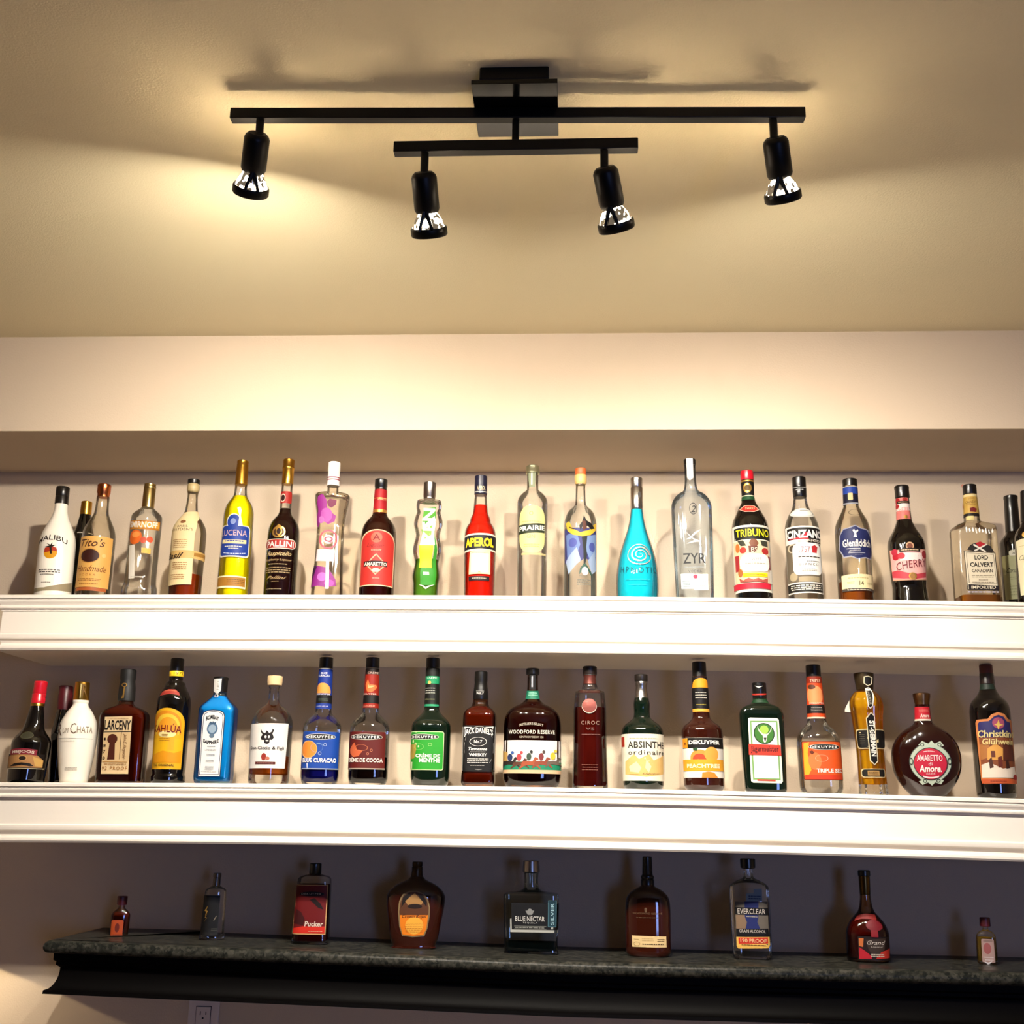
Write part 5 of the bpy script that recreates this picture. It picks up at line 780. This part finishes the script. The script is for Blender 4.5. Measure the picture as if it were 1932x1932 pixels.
b = Bottle('L', 3, (447, 130), (408, 992), [(270, 58), (300, 85), (330, 150), (370, 215), (420, 262), (470, 281), (540, 278), (700, 255), (850, 232), (960, 222), (992, 205)], 'wide-shouldered dark whisky bottle with gold oval label painted orange where lit', D_BROWN,
           [(130, 44), (136, 50), (170, 50), (176, 46), (184, 52), (215, 52), (270, 58)], pmat('dark_gold_cap', '#3a2a14', .3, .6), n=2.5, d=.5)
b.put('front_label', [('P', '#8a7450', [(262, 600), (272, 500), (310, 430), (370, 402), (440, 400), (505, 425), (545, 480), (564, 560), (560, 650), (540, 760), (510, 835), (400, 842), (300, 830), (272, 740)]), ('P', '#5c3620', [(274, 602), (284, 510), (318, 442), (372, 416), (438, 414), (498, 436), (534, 488), (552, 560), (548, 640), (276, 640)]), ('P', '#180e0a', [(310, 460), (370, 420), (385, 440), (330, 510), (292, 560)]), ('P', '#180e0a', [(450, 430), (500, 450), (535, 510), (530, 550), (480, 490)]), ('P', '#a87c48', [(330, 500), (420, 420), (500, 510), (470, 545), (360, 545)]), ('E', 352, 525, 490, 570, '#241410'), ('P', '#f08418', [(278, 632), (546, 632), (530, 760), (500, 822), (400, 830), (306, 818), (284, 740)]), ('E', 330, 650, 500, 815, '#f8b440'),  # lamplight painted into the orange lower part, shelf shade into the brown above
      ('T', 300, 628, 530, 668, '#2c1810', dict(s='Crown Royal', i=.3, b=.01)), ('L', 325, 700, 500, 800, '#a85818', dict(n=6, h=.22))])
b = Bottle('L', 3, (1536, 120), (1537, 1032), [(235, 70), (300, 66), (380, 72), (405, 98), (420, 160), (432, 250), (450, 265), (1020, 266), (1032, 256)], 'square grey-green tequila bottle with silver cap and black label', glass('grey_green', (.80, .86, .82), (.35, .42, .40)),
           [(120, 68), (126, 76), (200, 82), (225, 84), (238, 72)], C_SILVER, n=8, d=.5, face=1.0, liquid=(liquor('#2c4440', .35), 900))
b.put('front_label', [('R', 1338, 670, 1806, 797, '#b4b4ac'), ('R', 1350, 520, 1800, 772, '#0b0b0e'), ('P', '#8a8a88', [(1482, 590), (1500, 590), (1510, 575), (1524, 570), (1538, 576), (1550, 590), (1566, 588), (1545, 630), (1504, 630)]), ('R', 1696, 492, 1776, 746, '#48707c'), ('R', 1704, 500, 1768, 738, '#1c3c48'), ('R', 1376, 736, 1680, 740, '#98988f'), ('R', 1376, 762, 1680, 765, '#98988f'),
      ('T', 1386, 644, 1664, 690, '#e8e4dc', dict(s='BLUE NECTAR')), ('T', 1456, 698, 1596, 714, '#c8c8c0', dict(s='TEQUILA', sp=1.3)), ('V', 1722, 520, 1752, 725, '#b0d4dc', dict(s='SILVER', up=1)), ('L', 1380, 745, 1670, 758, '#a8a89f')])
b = Bottle('M', 3, (460, 92), (475, 1185), [(390, 70), (410, 78), (430, 120), (470, 180), (520, 220), (580, 238), (700, 243), (1100, 243), (1185, 222)], 'dark amber bourbon bottle with small cream strip label low on the front', D_BROWN,
           [(92, 44), (98, 50), (280, 56), (292, 60), (300, 70), (320, 72), (330, 66), (345, 72), (392, 72)], C_BLACK, n=2.5, d=.55)
b.put('strip_label', [('P', '#f0cf94', [(298, 925), (662, 938), (666, 1054), (302, 1045)]), ('L', 318, 958, 375, 972, '#a88c58'), ('L', 400, 950, 530, 990, '#c8a870', dict(n=2)), ('L', 565, 960, 645, 998, '#6a5434', dict(n=2)), ('L', 396, 1012, 640, 1026, '#5a4428', dict(h=.7)), ('G', 318, 990, 385, 1035, '#b08c54', dict(th=.08))])
b.put('printed_name', [('T', 305, 682, 620, 702, '#6c5038', dict(s='WOODFORD RESERVE')), ('L', 340, 728, 590, 744, '#5c4430'), ('P', '#5c4430', [(430, 640), (445, 628), (460, 640), (455, 680), (435, 680)])])
b = Bottle('M', 3, (1535, 112), (1592, 1205), [(220, 48), (300, 50), (325, 70), (345, 120), (380, 180), (420, 212), (470, 215), (1150, 212), (1205, 192)], 'clear grain alcohol bottle with black banded label and red-yellow bottom strip', G_CLEAR,
           [(112, 74), (120, 82), (210, 80), (222, 60)], C_BLACK, n=3.5, d=.7)
b.put('front_label', [('P', '#6c645a', [(1402, 565), (1742, 565), (1772, 1030), (1756, 1058), (1440, 1060), (1422, 1040)]), ('P', '#f0bc58', [(1418, 940), (1768, 940), (1774, 1030), (1758, 1060), (1440, 1062), (1422, 1040)]), ('P', '#d83424', [(1440, 945), (1750, 945), (1754, 1010), (1444, 1012)]), ('P', '#222c68', [(1503, 562), (1652, 562), (1650, 740), (1640, 780), (1668, 850), (1665, 930), (1520, 930), (1516, 850), (1532, 780), (1510, 740)]), ('P', '#8a7058', [(1412, 705), (1502, 705), (1525, 780), (1515, 850), (1420, 850)]), ('R', 1406, 628, 1750, 704, '#0c0a0c'), ('P', '#0c0a0c', [(1418, 852), (1752, 852), (1764, 936), (1420, 936)]),
      ('T', 1432, 640, 1722, 696, '#d8ccc0', dict(s='EVERCLEAR')), ('L', 1515, 716, 1650, 732, '#b8b0a0'), ('T', 1450, 862, 1726, 894, '#d8ccc0', dict(s='GRAIN ALCOHOL')), ('T', 1462, 958, 1736, 1000, '#f8c890', dict(s='190 PROOF', b=.02)), ('L', 1470, 1018, 1730, 1030, '#5a3018')])
b.put('shoulder_label', [('P', '#7890a8', [(1520, 480), (1600, 472), (1600, 430), (1686, 425), (1690, 560), (1520, 562)]), ('L', 1545, 495, 1680, 545, '#28406c', dict(n=2))])
b = Bottle('N', 3, (362, 112), (412, 1022), [(170, 55), (350, 52), (450, 62), (520, 85), (560, 120), (620, 170), (680, 200), (740, 214), (1000, 214), (1022, 200)], 'cognac liqueur bottle with red ribbon seal, black and gold neck and red label', G_AMBER,
           [[(112, 54), (120, 62), (165, 62), (172, 56)], [(172, 56), (200, 56), (345, 53), (352, 52)]], [C_BLACK, pmat('black_gold_foil', '#5a4420', .25, .9)], n=2.4, d=.75, liquid=(liquor('#5c160a', .75), 540))
b.put('ribbon', [('P', '#8c2420', [(272, 600), (300, 545), (380, 530), (470, 545), (482, 600), (430, 585), (340, 580)])])
b.put('front_label', [('R', 308, 752, 610, 980, '#1c0c0a'), ('P', '#cc7038', [(312, 765), (360, 765), (355, 850), (316, 840)]), ('P', '#b81c2c', [(316, 850), (365, 880), (440, 940), (440, 965), (318, 965)]), ('P', '#c83428', [(530, 900), (612, 870), (612, 965), (480, 965)]), ('P', '#3a2c24', [(380, 780), (570, 770), (560, 880), (480, 955), (410, 880)]), ('T', 392, 790, 566, 830, '#d8ccc0', dict(s='Grand', i=.4)), ('T', 430, 842, 548, 862, '#c8bcb0', dict(s='Liqueur', i=.3)), ('L', 430, 915, 560, 950, '#d8ccb8', dict(n=2))])
b.put('wax_seal', [('E', 382, 590, 532, 695, '#7a1420'), ('R', 432, 690, 498, 755, '#8c1c24')], lift=.002)
b = Bottle('N', 3, (1546, 575), (1577, 1042), [(665, 25), (695, 30), (712, 60), (740, 88), (770, 98), (1010, 102), (1042, 92)], 'miniature clear bottle with dark red cap and pinkish label on the ledge', G_PALE,
           [(575, 46), (582, 52), (660, 54), (668, 30)], C_DKRED, n=3.5, d=.6, liquid=(liquor('#a88830', .3), 770), kind='miniature_bottle')
b.put('front_label', [('O', 1518, 784, 1642, 1012, '#b09088', dict(r=.1)), ('E', 1535, 820, 1610, 930, '#a05858'), ('L', 1530, 792, 1625, 812, '#5a4440', dict(n=2)), ('L', 1545, 950, 1635, 1000, '#d8c8c4', dict(n=2))])
b.put('neck_seal', [('P', '#e8e4e8', [(1540, 998), (1580, 1012), (1622, 1000), (1590, 1030), (1575, 1030)])], lift=.0008)
